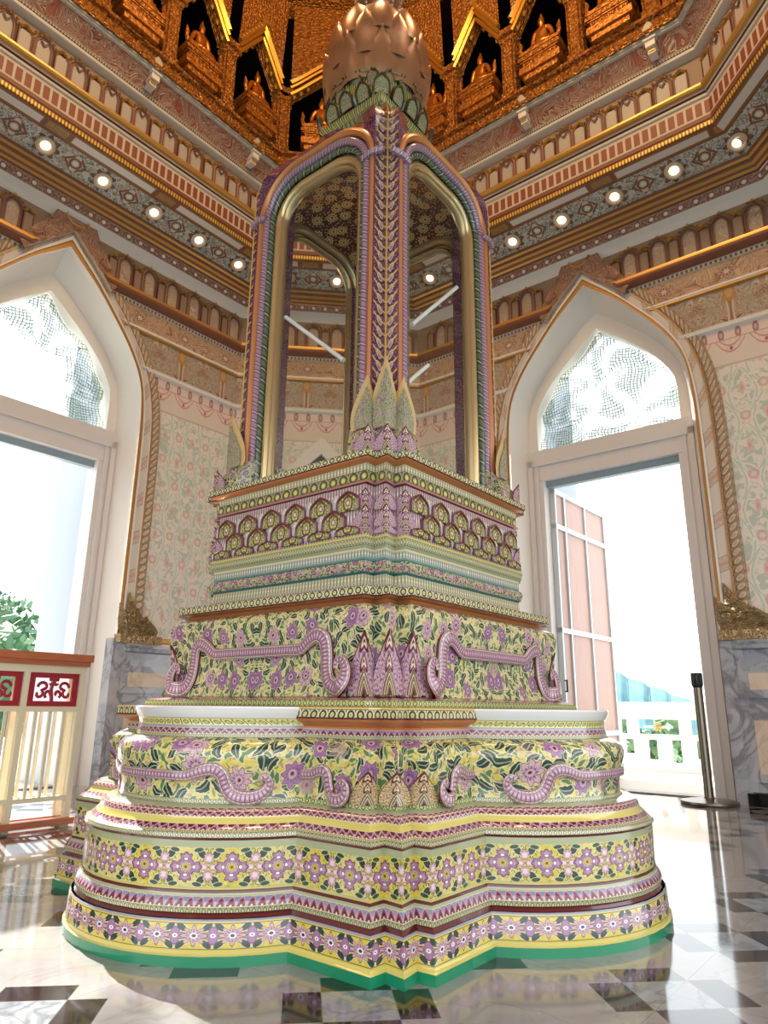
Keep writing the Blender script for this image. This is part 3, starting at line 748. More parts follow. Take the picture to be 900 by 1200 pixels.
def band(name, prof, mats, walls='WLMRE', seg=None, ph={}):
    """prof: (delta, z); one structure mesh for each wall"""
    mats = mats if isinstance(mats, list) else [mats]
    acc = [0.]
    for p, q in zip(prof, prof[1:]): acc.append(acc[-1] + math.hypot(q[0] - p[0], q[1] - p[1]))
    for w in walls:
        mb = MB(); cut = w in DOOR and min(z for _, z in prof) < 6.0
        a0, a1 = zip(*[spanf(w, d) for d, z in prof])
        N = 110 if cut else 1
        for k in range(len(prof) - 1):
            (d0, z0), (d1, z1) = prof[k], prof[k + 1]
            for i in range(N):
                P = []
                for t in (i / N, (i + 1) / N):
                    al = a0[k] + (a1[k] - a0[k]) * t; au = a0[k + 1] + (a1[k + 1] - a0[k + 1]) * t
                    s0 = 0.
                    if cut:
                        zc = zopen(al - DOOR[w], CUT)
                        if zc >= max(z0, z1): s0 = 1.
                        elif z1 > z0 and zc > z0: s0 = (zc - z0) / (z1 - z0)
                    lo = (al + (au - al) * s0, z0 + (z1 - z0) * s0, d0 + (d1 - d0) * s0, acc[k] + (acc[k + 1] - acc[k]) * s0)
                    P.append((lo, (au, z1, d1, acc[k + 1]), s0))
                if P[0][2] >= 1 and P[1][2] >= 1: continue
                q = [P[0][0], P[1][0], P[1][1], P[0][1]]
                o = ph.get(w, 0.); um = [(a - o, v) for a, z, d, v in q]; un = [(a - o, v / acc[-1]) for a, z, d, v in q]
                mb.quad(*[wp(w, a, z, d) for a, z, d, v in q], (seg[k] if seg else 0), um, un)
        mb.build(name if name.startswith('trim') else '%s_%s' % (name, SIDE[w]), mats, None, 30, fix=False, kind='structure')

# ---- paints
STONE = H('#d8cec2'); RED = H('#8a5040'); BRN = H('#70412e'); CREAM = H('#d2c2ae'); GREY = H('#a4a098'); AQ = H('#9cc0ae'); ROSEW = H('#d0a8a0'); GOLDP = H('#b98a3c')
WR = dict(rough=.55)
def diaper(T):
    u, v = T.uv('m'); cx, cy = .40, .62
    n1 = T.noise(T.vec(u * 1., v * 1.), 26., 4., .6); n2 = T.noise(T.vec(u + 9., v), 11., 3., 1.2)
    def drop(U, W):
        x = U.fract() - .5; y = W.fract() - .5
        yy = y + .06; wid = (1. - (yy / .42).sq()).max(0.).op('SQRT') * .36 * (1. - (yy * .9).max(0.))
        return abs(x) - wid, x, y
    U, W = u / cx, v / cy
    a, x, y = drop(U, W); b, x2, y2 = drop(U + .5, W + .5)
    d = a.min(b)
    lat = (U + W).fract() - .5; lat2 = (U - W).fract() - .5
    fl = T.hyp(x * .8, (abs(y) - .5) * 1.2); fl2 = T.hyp(x2 * .8, (abs(y2) - .5) * 1.2)
    f = fl.min(fl2)
    core = T.hyp(x * 1.6, y + .02).min(T.hyp(x2 * 1.6, y2 + .02))
    base = T.mix(n1.gt(.55, .08) * .45, H('#e0d6ca'), H('#d6bab0'))
    col = T.over(base, (abs(lat).lt(.06, .05) * .5, H('#e6ddd0')), (n2.near(.5, .02, .03) * .6, H('#c89890')), (d.lt(.03, .03), H('#e4dccc')), (d.lt(-.01, .02) * n1.gt(.40, .1), H('#b4c6b8')),
                 (d.lt(-.05, .03) * n1.gt(.42, .06), H('#e0d8cc')), (d.lt(-.09, .03) * n2.gt(.52, .06) * .7, H('#a4b8a8')), (core.lt(.11, .03), H('#d8b8ac')), (core.lt(.04, .03) * .6, H('#b48a80')),
                 (f.lt(.10, .04) * .7, H('#c89c92')), (f.lt(.055, .03), H('#dccfc2')))
    return col, n1 * .4 + d.lt(0., .05) * .5
def scrolls(a, b, c, hl, sc_=8., mot=None):
    def f(T):
        u, v = T.uv('m'); un, vn = T.uv('n')
        nx = T.noise(T.vec(u, v), 3.2, 1.); ny = T.noise(T.vec(u + 5., v), 3.2, 1.)
        w = T.noise(T.vec(u + nx * .5, v + ny * .5), sc_, 1., 2.2)
        r = (w * 7.).fract()
        col = T.over(a, (r.near(.5, .16, .08), b), (r.near(.12, .07, .05), hl), (w.gt(.62, .04), c))
        hgt = r.near(.5, .3, .2)
        if mot:
            x = (u / mot).fract() - .5; y = vn - .5; dd, rr = T.flower(x * (mot / .3), y, .34, 8., .22); star = dd - rr
            col = T.over(col, (star.lt(0., .05), BRN), (star.lt(-.04, .04), CREAM), (star.lt(-.1, .04), RED), (dd.lt(.1, .03), CREAM))
        col = T.over(col, (vn.near(.5, .47, .02).op('SUBTRACT', 1.) * -1., hl))
        return col, hgt
    return f
def lotuscol(T):
    u, v = T.uv('m'); un, vn = T.uv('n'); x = (u / .65).fract() - .5; ax = abs(x)
    nx = T.noise(T.vec(ax, v), 3., 1.); w = T.noise(T.vec(ax * .6 + nx * .4, v + nx * .3), 9., 1., 2.); r = (w * 8.).fract()
    col = T.over(H('#b0947a'), (r.near(.5, .17, .08), H('#c6b49e')), (r.near(.1, .07, .05), H('#7c5c50')), (w.gt(.58, .05), H('#a4aca4')))
    stem = ax - (vn - .3).sq() * .12 - .02; top = T.hyp(ax * 1.1, (vn - .82) * .4) + abs((T.ang(x, vn - .7) * 5.).cos()) * -.02
    col = T.over(col, (stem.lt(.03, .02) * vn.lt(.85, .05), CREAM), (stem.lt(.0, .02) * vn.lt(.85, .05), H('#a06c54')), (top.lt(.09, .02), GOLDP), (top.lt(.05, .02), H('#c8a070')))
    return col, r.near(.5, .3, .2)
def lambrequin(T):
    u, v = T.uv('m'); un, vn = T.uv('n'); x = (u / .33).fract() - .5; ax = abs(x)
    n = T.noise(T.vec(u, v), 30., 3.); arc = vn - (ax * 2.).sq() * .45 - .28
    band_ = vn.gt(.72, .03); dd = T.hyp(ax - .25, (vn - .84) * .6)
    k = (arc * 6.).fract()
    return T.over(H('#dccbc0'), (n.gt(.55, .08) * .4, ROSEW), (arc.lt(.36, .03) * k.near(.5, .14, .08), H('#c49088')), (arc.lt(.0, .04), H('#d8ccbc')), (T.hyp(ax, vn - .45).lt(.05, .02), H('#a86060')),
                  (band_, H('#dcc8bc')), (dd.lt(.09, .02) * band_, H('#b06a66')), (dd.lt(.045, .02) * band_, H('#9cb4a8')), (vn.near(.71, .012, .01), H('#c0968c')), (vn.lt(.05, .02), H('#c8b0a4')))
def repeat_blocks(cell, a, b, lo=.15, hi=.85, w=.34):
    def f(T):
        u, v = T.uv('n'); x = abs((u / cell).fract() - .5); n = T.noise(T.vec(u, v), 18., 3.)
        m = x.lt(w, .05) * v.gt(lo, .05) * v.lt(hi, .05)
        return T.mix(m, b, T.mix(n, a, tuple(c * .75 for c in a))), m
    return f
def beadrow(cell, a, b, r=.32):
    def f(T):
        u, v = T.uv('n'); x = (u / cell).fract() - .5; d = T.hyp(x, v - .5); m = d.lt(r, .1)
        return T.mix(m, a, b), m
    return f
def flowerrow(T):
    u, v = T.uv('n'); x = (u / .16).fract() - .5; d = T.hyp(x, (v - .5) * .7); n = T.noise(T.vec(u, v * .1), 40., 2.)
    return T.over(H('#7c5446'), (n.gt(.52, .06), H('#a08070')), (d.lt(.22, .05), H('#6a4438')), (d.lt(.15, .05), H('#d8d0c4')), (v.near(.5, .42, .03).op('SUBTRACT', 1.) * -1., H('#8c8880')))
def soffit_flowers(T):
    u, v = T.uv('m'); un, vn = T.uv('n'); x = (u / .64).fract() - .5; y = vn - .5; x *= 1.; X = x * 1.9
    d = T.hyp(X, y); a = T.ang(X, y); r = (a * 8.).cos() * .07 + .34
    ax = .5 - abs(x); X2 = ax * 1.9; d2 = T.hyp(X2, y); dia = X2 + abs(y)
    n = T.noise(T.vec(u, v), 14., 2., 1.5)
    return T.over(H('#bcb9ac'), (n.near(.5, .04, .03), H('#6c6a62')), (n.gt(.6, .05), H('#a08e7a')), (dia.near(.34, .05, .03), H('#7c4834')), (T.hyp(X2, abs(y) - .22).lt(.1, .03), H('#c8b4a0')), (d2.lt(.09, .03), H('#d8ccb8')), (d2.near(.16, .03, .03), H('#6c4030')),
                  ((d - r).lt(.02, .03), H('#4a3024')), ((d - r).lt(-.01, .03), H('#84543c')), (d.lt(.27, .03), H('#5c3c2c')), (d.lt(.24, .03), H('#c0a890')), (y.near(0., .46, .02).op('SUBTRACT', 1.) * -1., H('#6c4030'))), (d - r).lt(0., .1)
def soffit_panels(T):
    u, v = T.uv('m'); un, vn = T.uv('n'); x = abs((u / 1.29 - .14).fract() - .5); y = abs(vn - .5)
    n = T.noise(T.vec(u, v), 30., 3.)
    sq = x.lt(.12, .01); inner = x.lt(.085, .01) * y.lt(.32, .03)
    return T.over(H('#8c5a34'), (x.gt(.13, .01) * y.lt(.3, .03), H('#d2cac0')), (sq, H('#7c4c34')), (inner, T.mix(n, H('#b08c50'), H('#7c5030')))), x.gt(.13, .01) * -1.
def gildcarve(T):
    u, v = T.uv('m'); n = T.noise(T.vec(u, v), 22., 4., 1.); d, dx, dy, c1, c2 = T.voro(u, v, 26., .8)
    return T.mix(n.gt(.5, .3), H('#8c4c1c'), H('#c88a3c')), n * .6 + d * .8
def gildobj(T):
    x, y, z = T.obj(); n = T.noise(T.vec(x, y, z), 24., 4., 1.)
    return T.mix(n.gt(.5, .3), H('#8c4c1c'), H('#c88a3c')), n
m_gold = mat('gilding', '#c8943c', .32, .7); m_carve = mat('gilt_carving', gildcarve, .36, .5, bstr=1., bdist=.04); m_gildo = mat('gilt_wood', gildobj, .32, .6, bstr=.7, bdist=.02)
m_goldb = mat('gold_bead_paint', '#c0924a', .34, .5); m_white = mat('painted_white', '#e2ddd6', .45); m_greym = mat('painted_grey', '#bdb6aa', .5); m_brown = mat('painted_brown', '#7c4a34', .5)
def marble(a, b, c, sc_=1.6):
    def f(T):
        x, y, z = T.obj(); w = T.noise(T.vec(x, y, z), sc_, 6., 1.2); w2 = T.noise(T.vec(x + 3., y, z), sc_ * 3.1, 5., .8)
        return T.over(a, (w2.gt(.45, .3), b), (w.near(.5, .012, .035), c), (w2.near(.55, .008, .02) * .6, c))
    return f
m_dado = mat('dado_marble', marble(H('#b8b8bc'), H('#a2a4ac'), H('#74767e')), .15, coat=.4); m_dado2 = mat('dado_inset', marble(H('#d8c8b4'), H('#d2c0aa'), H('#c0ac96')), .2); m_black = mat('black_marble', '#14161a', .12)
m_diaper = mat('wall_diaper', diaper, .6, bstr=.25, bdist=.02); m_lam = mat('wall_lambrequin', lambrequin, .6)
m_lot = mat('wall_lotus_columns', lotuscol, .6, bstr=.5, bdist=.03); m_ros = mat('wall_rosettes', scrolls(H('#ac886c'), H('#c2a68a'), H('#96704e'), H('#d4c0a4'), 8., .65), .6, bstr=.5, bdist=.02)
m_scr = mat('wall_scrolls', scrolls(H('#7c5040'), H('#a08474'), H('#8c4c38'), H('#b4a898'), 6.), .6, bstr=.5, bdist=.03)
m_dent = mat('dentil', repeat_blocks(.05, H('#6c5a4c'), H('#cabfb0'), .25, .75, .25), .55); m_blocks = mat('red_blocks', repeat_blocks(.09, H('#8c4c34'), H('#c4b4a4')), .55, bstr=.4, bdist=.02)
m_frow = mat('flower_row', flowerrow, .6); m_soff = mat('soffit_flowers', soffit_flowers, .55, bstr=.5, bdist=.03); m_span = mat('soffit_panels', soffit_panels, .5)
m_gbead = mat('gold_beading', beadrow(.035, H('#7c5426'), H('#d8b054')), .4, .3, bstr=.5, bdist=.01); m_mbead = mat('grey_beading', beadrow(.03, H('#5c5248'), H('#b8b0a4')), .5)
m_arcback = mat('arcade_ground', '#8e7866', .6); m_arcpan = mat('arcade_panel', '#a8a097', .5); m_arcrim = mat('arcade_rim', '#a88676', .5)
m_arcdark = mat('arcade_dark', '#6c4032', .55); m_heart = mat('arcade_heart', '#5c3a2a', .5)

# ---- wall courses from the floor up
def dadoprof(): pass
band('trim_baseboard', [(.36, 0), (.36, .105), (.33, .115)], m_black)
band('trim_dado', [(.30, 0), (.30, 1.36)], m_dado)
band('trim_dado_cap', [(.30, 1.36), (.36, 1.375), (.37, 1.41), (.34, 1.42), (.34, 1.44)], m_dado)
band('trim_gold_step', [(.34, 1.44), (.35, 1.45), (.35, 1.475), (.32, 1.48), (.33, 1.49), (.33, 1.53), (.31, 1.54)], [m_white, m_goldb], seg=[0, 0, 0, 1, 1, 1])
band('wall', [(.30, 1.50), (.30, 4.26)], m_diaper)
band('trim_lambrequin', [(.305, 4.24), (.305, 4.66)], m_lam)
band('trim_white_roll', [(.305, 4.655), (.345, 4.67), (.355, 4.70), (.33, 4.725), (.31, 4.735)], m_white)
band('trim_lotus', [(.31, 4.73), (.31, 5.13)], m_lot, ph={'R': .225, 'L': -.105, 'M': -.775})
band('trim_fillet', [(.31, 5.12), (.345, 5.13), (.345, 5.145), (.325, 5.15), (.345, 5.16), (.345, 5.18), (.32, 5.19)], [m_goldb, m_white], seg=[0, 0, 1, 1, 1, 1])
band('trim_rosette', [(.315, 5.185), (.315, 5.44)], m_ros, ph={'R': .235, 'L': -.115, 'M': -.775})
band('trim_dentil', [(.315, 5.44), (.34, 5.445), (.34, 5.49)], m_dent)
band('trim_gold_ledge', [(.34, 5.485), (.39, 5.50), (.42, 5.53), (.425, 5.56), (.42, 5.60), (.36, 5.605)], [m_brown, m_goldb], seg=[0, 0, 0, 1, 0])
band('trim_small_arcade', [(.34, 5.60), (.34, 6.02)], m_arcback)
band('trim_cove', [(.34, 6.02), (.37, 6.05), (.42, 6.09), (.48, 6.11)], m_white)
band('trim_flower_row', [(.48, 6.108), (.49, 6.115), (.52, 6.20)], m_frow)
band('trim_gold_strips', [(.52, 6.198), (.55, 6.205), (.57, 6.225), (.58, 6.24), (.59, 6.245), (.62, 6.265), (.63, 6.285), (.65, 6.29), (.67, 6.31), (.68, 6.33)], [m_goldb, m_brown], seg=[1, 0, 1, 1, 0, 1, 1, 0, 1])
band('trim_soffit_flowers', [(.68, 6.33), (.97, 6.455)], m_soff, ph={'R': -.04, 'L': -.49, 'M': -.42})
band('trim_soffit_panels', [(.97, 6.453), (1.13, 6.465)], m_span, ph={'R': -.606, 'L': -1.646})
band('trim_gold_beading', [(1.13, 6.46), (1.15, 6.475), (1.155, 6.52), (1.15, 6.54)], m_gbead)
band('trim_brown_fillet', [(1.15, 6.535), (1.16, 6.54), (1.165, 6.585)], m_brown)
band('trim_red_blocks', [(1.16, 6.58), (1.16, 6.80)], m_blocks)
band('trim_grey_fillet', [(1.16, 6.80), (1.18, 6.81), (1.18, 6.84), (1.165, 6.85), (1.19, 6.86), (1.20, 6.875)], [m_greym, m_arcdark], seg=[0, 0, 1, 1, 0])
band('trim_gold_torus', [(1.20, 6.872), (1.235, 6.88), (1.25, 6.90), (1.25, 6.925), (1.235, 6.945), (1.20, 6.95)], m_goldb)
band('trim_large_arcade', [(1.20, 6.945), (1.20, 7.30)], m_arcback)
band('trim_grey_roll', [(1.20, 7.30), (1.25, 7.31), (1.28, 7.33), (1.285, 7.36), (1.27, 7.37)], m_greym)
band('trim_bead_string', [(1.27, 7.366), (1.295, 7.37), (1.295, 7.395)], m_mbead)
band('trim_scroll_course', [(1.295, 7.393), (1.34, 7.48), (1.43, 7.575)], m_scr)
band('trim_top_lines', [(1.43, 7.573), (1.455, 7.575), (1.455, 7.59), (1.445, 7.592), (1.47, 7.596), (1.475, 7.612), (1.46, 7.615), (1.42, 7.62)], [m_greym, m_arcdark], seg=[0, 0, 1, 0, 0, 1, 0])
band('trim_gilt_plinth', [(1.44, 7.612), (1.50, 7.62), (1.50, 7.66), (1.47, 7.67), (1.47, 7.78), (1.52, 7.79), (1.52, 7.83), (1.0, 7.835)], m_carve)

# ---- raised dado panels
for w in 'LMRE':
    lo, hi = spanf(w, .3)
    spans = []
    if w in DOOR: spans = [(lo + .05, DOOR[w] - 1.12), (DOOR[w] + 1.12, hi - .05)]
    else: spans = [(lo + .05, hi - .05)]
    mb = MB(); mi_ = MB()
    for s0, s1 in spans:
        if s1 - s0 < .3: continue
        n = max(1, round((s1 - s0) / .9)); st = (s1 - s0) / n
        for i in range(n):
            x0, x1 = s0 + i * st + .07, s0 + (i + 1) * st - .07
            for z0, z1 in ((.20, .80), (.93, 1.22)):
                mb.box(x0, x1, .30, .325, z0, z1, lambda a, d, z, w=w: wp(w, a, z, d))
                mi_.box(x0 + .09, x1 - .09, .30, .33, z0 + .07, z1 - .07, lambda a, d, z, w=w: wp(w, a, z, d))
    mb.build('trim_dado_panels', m_dado, None, 0, kind='structure'); mi_.build('trim_dado_insets', m_dado2, None, 0, kind='structure')

m_apex = mat('surround_apex', scrolls(H('#946450'), H('#b48c74'), H('#80503c'), H('#c8b098'), 9.), .5, bstr=.7, bdist=.03)
def palecarve(T):
    u, v = T.uv('m'); n = T.noise(T.vec(u, v), 20., 3., 1.); w = T.noise(T.vec(u + 2., v), 9., 1., 2.); r = (w * 7.).fract(); d, dx, dy, c1, c2 = T.voro(u, v, 22., .8)
    return T.over(H('#b08a50'), (n.gt(.5, .2) * .7, H('#d8c494')), (r.near(.5, .12, .08), H('#e0d0a8')), (r.near(.1, .06, .04), H('#7c5a30'))), r.near(.5, .3, .2) + d * .5
m_palegold = mat('pale_gilt_carving', palecarve, .38, .3, bstr=1., bdist=.05)
# ---- blind arcades in relief
def arch_shape(w, h, n=8, pointed=0.):
    P = [(-w, 0)] + [(-w * cos(PI * i / n / 2), h - w + w * sin(PI * i / n / 2)) for i in range(n + 1)]
    return P + [(-x, z) for x, z in reversed(P[:-1])]
def arcade(w, z0, dl, pitch, phase, aw, ah, kind):
    lo, hi = spanf(w, dl); mats = [m_arcrim, m_arcdark, m_arcpan, m_goldb, m_heart, m_apex, m_arcback]
    mb = MB(); f = lambda a, z, o: wp(w, a, z, dl + o)
    i0 = math.ceil((lo + aw - phase) / pitch); i1 = math.floor((hi - aw - phase) / pitch)
    for i in range(i0 - 1, i1 + 1):
        a = phase + i * pitch
        if i >= i0 and not (kind == 's' and w in DOOR and zopen(a - DOOR[w], ORNL) > z0 + ah * .4):
            S = [[(a + x * s, z0 + z * s2) for x, z in arch_shape(aw, ah)] for s, s2 in ((1, 1), (.84, .965), (.84, .965), (.66, .91), (.6, .89), (.6, .89))]
            O = [0, .035, .02, .02, .03, .012] ; M = [0, 0, 1, 0, 0]
            for k in range(5):
                A, B = S[k], S[k + 1]
                for j in range(len(A) - 1): mb.quad(f(*A[j], O[k]), f(*A[j + 1], O[k]), f(*B[j + 1], O[k + 1]), f(*B[j], O[k + 1]), M[k])
            mb.add([f(x, z, .012) for x, z in S[5]], [list(range(len(S[5])))], 2 if kind == 'b' else 5, [[(x, z) for x, z in S[5]]])
            if kind == 'b':                                        # little heart-shaped drop under the crown
                hz = z0 + ah * .72; s = aw * .42
                hp = [(0, -.8), (.7, .1), (.75, .6), (.4, .8), (0, .45), (-.4, .8), (-.75, .6), (-.7, .1)]
                mb.add([f(a + x * s, hz + z * s, .028) for x, z in hp], [list(range(8))], 4)
                hq = [(x * .5, z * .5 + .1) for x, z in hp]
                mb.add([f(a + x * s, hz + z * s, .033) for x, z in hq], [list(range(8))], 2)
            pts = [(a + x * 1.12, z0 + z * 1.04) for x, z in arch_shape(aw, ah) if z > ah * .55]
            for k, (x, z) in enumerate(pts[::2]): mb.lathe([(0, -.012), (.02, 0), (0, .02)], 5, 3, f(x, z + .015, .02))
            mb.lathe([(0, -.02), (.028, 0), (.012, .03), (0, .045)], 6, 3, f(a, z0 + ah + .015, .02))
        b = a + pitch / 2                                          # pier between two arches
        if b < hi - .06 and b > lo + .06 and not (kind == 's' and w in DOOR and zopen(b - DOOR[w], ORNL) > z0 + ah * .4):
            pw = pitch / 2 - aw - .012; h = ah * .72
            mb.box(b - pw, b + pw, 0, .022, z0, z0 + h, lambda x, o, z: f(x, z, o), 2 if kind == 'b' else 6)
            mb.box(b - pw - .012, b - pw, 0, .03, z0, z0 + h, lambda x, o, z: f(x, z, o), 1); mb.box(b + pw, b + pw + .012, 0, .03, z0, z0 + h, lambda x, o, z: f(x, z, o), 1)
            for q in range(5): mb.lathe([(0, -.02), (.026, 0), (0, .03)], 6, 3, f(b + (q - 2) * pw * .45, z0 + h + .02 + (.02 if q in (1, 3) else (.04 if q == 2 else 0)), .022))
    mb.build('trim_arches', mats, None, 40, kind='structure')
for w, pb, ps in (('L', .81 - .02, .23 - .05), ('M', 0, -.06), ('R', 1.37, .23), ('E', -1.2, -1.2), ('W', 0, 0)):
    arcade(w, 6.95, 1.20, .368, pb, .115, .29, 'b'); arcade(w, 5.61, .34, .33, ps, .11, .36, 's')

# ---- corbels in the scroll course
m_corb = mat('corbel_white', '#d4cec4', .45)
for w, al in (('L', (-.29, -1.75, 1.17)), ('R', (.99, -.49)), ('M', (0,))):
    for a in al:
        mb = MB(); f = lambda x, o, z: wp(w, a + x, z, 1.36 + o)
        mb.box(-.05, .05, -.1, .10, 7.48, 7.56, f); mb.box(-.04, .04, -.1, .06, 7.42, 7.48, f); mb.box(-.03, .03, -.1, .07, 7.44, 7.50, f, 1); mb.box(-.065, .065, -.1, .12, 7.555, 7.575, f)
        mb.add([f(-.12, .13, 7.60), f(.12, .13, 7.60), f(0, .12, 7.80), f(-.12, .05, 7.60), f(.12, .05, 7.60), f(0, .05, 7.80)], [[0, 1, 2], [3, 5, 4], [0, 2, 5, 3], [1, 4, 5, 2]], 2)
        mb.build('trim_corbel', [m_corb, m_goldb, m_scr], None, 30, kind='structure')

# ---- door surrounds
def resample(P, n):
    d = [0.]
    for a, b in zip(P, P[1:]): d.append(d[-1] + math.hypot(b[0] - a[0], b[1] - a[1]))
    out = []
    for i in range(n + 1):
        s = d[-1] * i / n; k = 0
        while k < len(d) - 2 and d[k + 1] < s: k += 1
        t = (s - d[k]) / max(d[k + 1] - d[k], 1e-9); out.append((P[k][0] + (P[k + 1][0] - P[k][0]) * t, P[k][1] + (P[k + 1][1] - P[k][1]) * t))
    return out
def smooth2(P, keep):
    Q = smooth_path([(x, z, 0) for x, z in P], 5); return [(p.x, p.y) for p in Q]
def full(P): return [(-x, z) for x, z in P] + [(x, z) for x, z in reversed(P[:-1])]
def tabfrom(P, zb):
    Q = [(P[0][0], zb)] + [(P[1][0], z) for z in (zb + (P[1][1] - zb) * .5,)] + P[1:]
    return Q[:2] + smooth2(P[1:], 0)
def beadcourse(T):
    u, v = T.uv('m'); x = abs((u / .42).fract() - .5); n = T.noise(T.vec(u, v), 40., 3.)

    return T.over(H('#cfc6bb'), (x.lt(.17, .02), H('#a8907e')), (x.lt(.15, .02) * n.gt(.5, .1), H('#d8cdbf')), (x.lt(.04, .02), H('#c49c88'))), x.lt(.15, .05)
def teardrops(T):
    u, v = T.uv('n'); p = (u / .075).fract() - .5; d = T.hyp(p / .38 + (v - .5) * .5, (v - .5) / .4)
    return T.over(H('#a58c74'), (d.lt(1., .15), H('#d2c2aa')), (d.lt(.5, .2), H('#bfa27c'))), d.lt(1., .5)
m_bcrs = mat('surround_beads', beadcourse, .5, bstr=.4); m_tear = mat('surround_teardrops', teardrops, .45, .2, bstr=.7, bdist=.03); m_gline = mat('gold_line', '#b4884c', .4, .35)
GP = tabfrom(GOLDL, 1.5); OP = tabfrom(ORNL, 1.5); GPlow = tabfrom(GOLDL, 0.)
GLS = [(.86, 3.9), (.86, 4.25), (.845, 4.42), (.77, 4.58), (.65, 4.75), (.48, 4.93), (.30, 5.09), (.14, 5.22), (0, 5.34)]
IN2 = [(.97, 0), (.97, 4.1), (.95, 4.42), (.87, 4.66), (.73, 4.87), (.55, 5.07), (.35, 5.26), (.16, 5.42), (0, 5.54)]
for w, a0 in DOOR.items():
    NN = 90; g = resample(full(GP), NN); o = resample(full(OP), NN); c = a0
    F = lambda x, z, d: wp(w, c + x, z, d)
    lay = [(0., .30, 0), (.0, .335, 0), (.10, .335, 2), (.12, .35, 2), (.20, .35, 0), (.22, .33, 1), (.52, .33, 1), (.54, .35, 0), (.60, .35, 2), (.62, .33, 3), (.97, .345, 3), (1., .30, 3)]
    mb = MB(); L = [0.]
    for i in range(NN): L.append(L[-1] + math.hypot(g[i + 1][0] - g[i][0], g[i + 1][1] - g[i][1]))
    half = L[-1] / 2
    for k in range(len(lay) - 1):
        w0, d0, _ = lay[k]; w1, d1, m = lay[k + 1]
        for i in range(NN):
            q = []
            for j, ww, dd in ((i, w0, d0), (i + 1, w0, d0), (i + 1, w1, d1), (i, w1, d1)):
                q.append(F(g[j][0] + (o[j][0] - g[j][0]) * ww, g[j][1] + (o[j][1] - g[j][1]) * ww, dd))
            u0, u1 = abs(L[i] - half), abs(L[i + 1] - half)
            v0, v1 = ((0, 1) if m == 3 and k == 9 else (0, 1)) if m in (1, 3) else (0, .1)
            uv = [(u0, v0), (u1, v0), (u1, v1), (u0, v1)]; mb.quad(*q, m, uv, uv)
    for s_ in (-1, 1):
        jb = MB(); jb.box(s_ * (1.16 if s_ > 0 else 1.16), s_ * 1.25, .15, .318, 0, 1.50, lambda a, d, z: F(a, z, d)); jb.box(s_ * 1.16, s_ * 1.25, .15, .36, 0, .105, lambda a, d, z: F(a, z, d), 1); jb.box(s_ * 1.06, s_ * 1.165, .10, .335, 0, 1.50, lambda a, d, z: F(a, z, d)); jb.build('trim_jamb_stone', [m_dado, m_black], None, 0, kind='structure')
    # apex plate and flame feet
    half_ = [(.56, 5.50), (.50, 5.66), (.40, 5.80), (.30, 5.93), (.23, 6.08), (.18, 6.24), (.10, 6.40), (0, 6.56)]
    inn = [(.50, 5.42), (.44, 5.50), (.36, 5.58), (.28, 5.66), (.21, 5.73), (.14, 5.80), (.07, 5.87), (0, 5.93)]
    for s_ in (-1, 1):
        for q in range(7):
            a, b, c_, d_ = half_[q], half_[q + 1], inn[q + 1], inn[q]
            mb.quad(*[F(s_ * x, z, .405) for x, z in (a, b, c_, d_)], 4, [(x, z) for x, z in (a, b, c_, d_)], [(x, .5) for x, z in (a, b, c_, d_)])
            mb.quad(F(s_ * a[0], a[1], .30), F(s_ * b[0], b[1], .30), F(s_ * b[0], b[1], .405), F(s_ * a[0], a[1], .405), 4)
            mb.quad(F(s_ * d_[0], d_[1], .30), F(s_ * c_[0], c_[1], .30), F(s_ * c_[0], c_[1], .405), F(s_ * d_[0], d_[1], .405), 4)
    mb.tube([F(.13 * cos(t * PI / 8), 6.12 + .13 * sin(t * PI / 8), .405) for t in range(17)], .02, 6, 2)
    mb.lathe([(0, -.05), (.05, 0), (0, .05)], 10, 0, F(0, 6.12, .40))
    mb.build('trim_door_arch', [m_white, m_bcrs, m_gline, m_tear, m_apex], None, 30, kind='structure')
    mb = MB()
    for s in (-1, 1):
        for q, (x, ht, wd) in enumerate(((1.17, .34, .09), (1.27, .46, .10), (1.38, .30, .10), (1.50, .22, .09))):
            for (z0, z1, k0, k1) in ((0, .25, .6, 1.), (.25, .55, 1., .8), (.55, 1., .8, .02)):
                P0 = [F(s * (x + sx * wd * k0 - .10 * z0 * z0), 1.54 + ht * z0, .30 + .06) for sx in (-1, 0, 1)]; P1 = [F(s * (x + sx * wd * k1 - .10 * z1 * z1), 1.54 + ht * z1, .30 + .05) for sx in (-1, 0, 1)]
                P0[1] = F(s * (x - .10 * z0 * z0), 1.54 + ht * z0, .41); P1[1] = F(s * (x - .10 * z1 * z1), 1.54 + ht * z1, .39)
                for i in range(2): mb.quad(P0[i], P0[i + 1], P1[i + 1], P1[i], 0, [(x + i, z0), (x + i + .1, z0), (x + i + .1, z1), (x + i, z1)])
        mb.box(1.08 if s > 0 else -1.60, 1.60 if s > 0 else -1.08, .30, .42, 1.455, 1.545, lambda a, d, z: F(a, z, d))
    mb.build('trim_flame_foot', m_palegold, None, 30, kind='structure')
    # reveal and inner plaster
    gl_ = resample(full(GPlow), NN); i2 = resample(full(tabfrom(IN2, 0)), NN)
    mb = MB(); D2 = 0.
    for (A, da), (B, db) in (((gl_, .335), (gl_, .24)), ((gl_, .24), (i2, .0))):
        for i in range(NN): mb.quad(F(*A[i], da), F(*A[i + 1], da), F(*B[i + 1], db), F(*B[i], db))
    gs = full([(.86, 0.)] + smooth2(GLS, 0)); 
    gs = resample(gs, NN)
    for i in range(NN): mb.quad(F(*i2[i], 0), F(*i2[i + 1], 0), F(*gs[i + 1], -.0), F(*gs[i], -.0))
    for i in range(NN): mb.quad(F(*gs[i], 0), F(*gs[i + 1], 0), F(*gs[i + 1], -.22), F(*gs[i], -.22))
    mb.build('trim_door_reveal', m_white, None, 30, kind='structure')
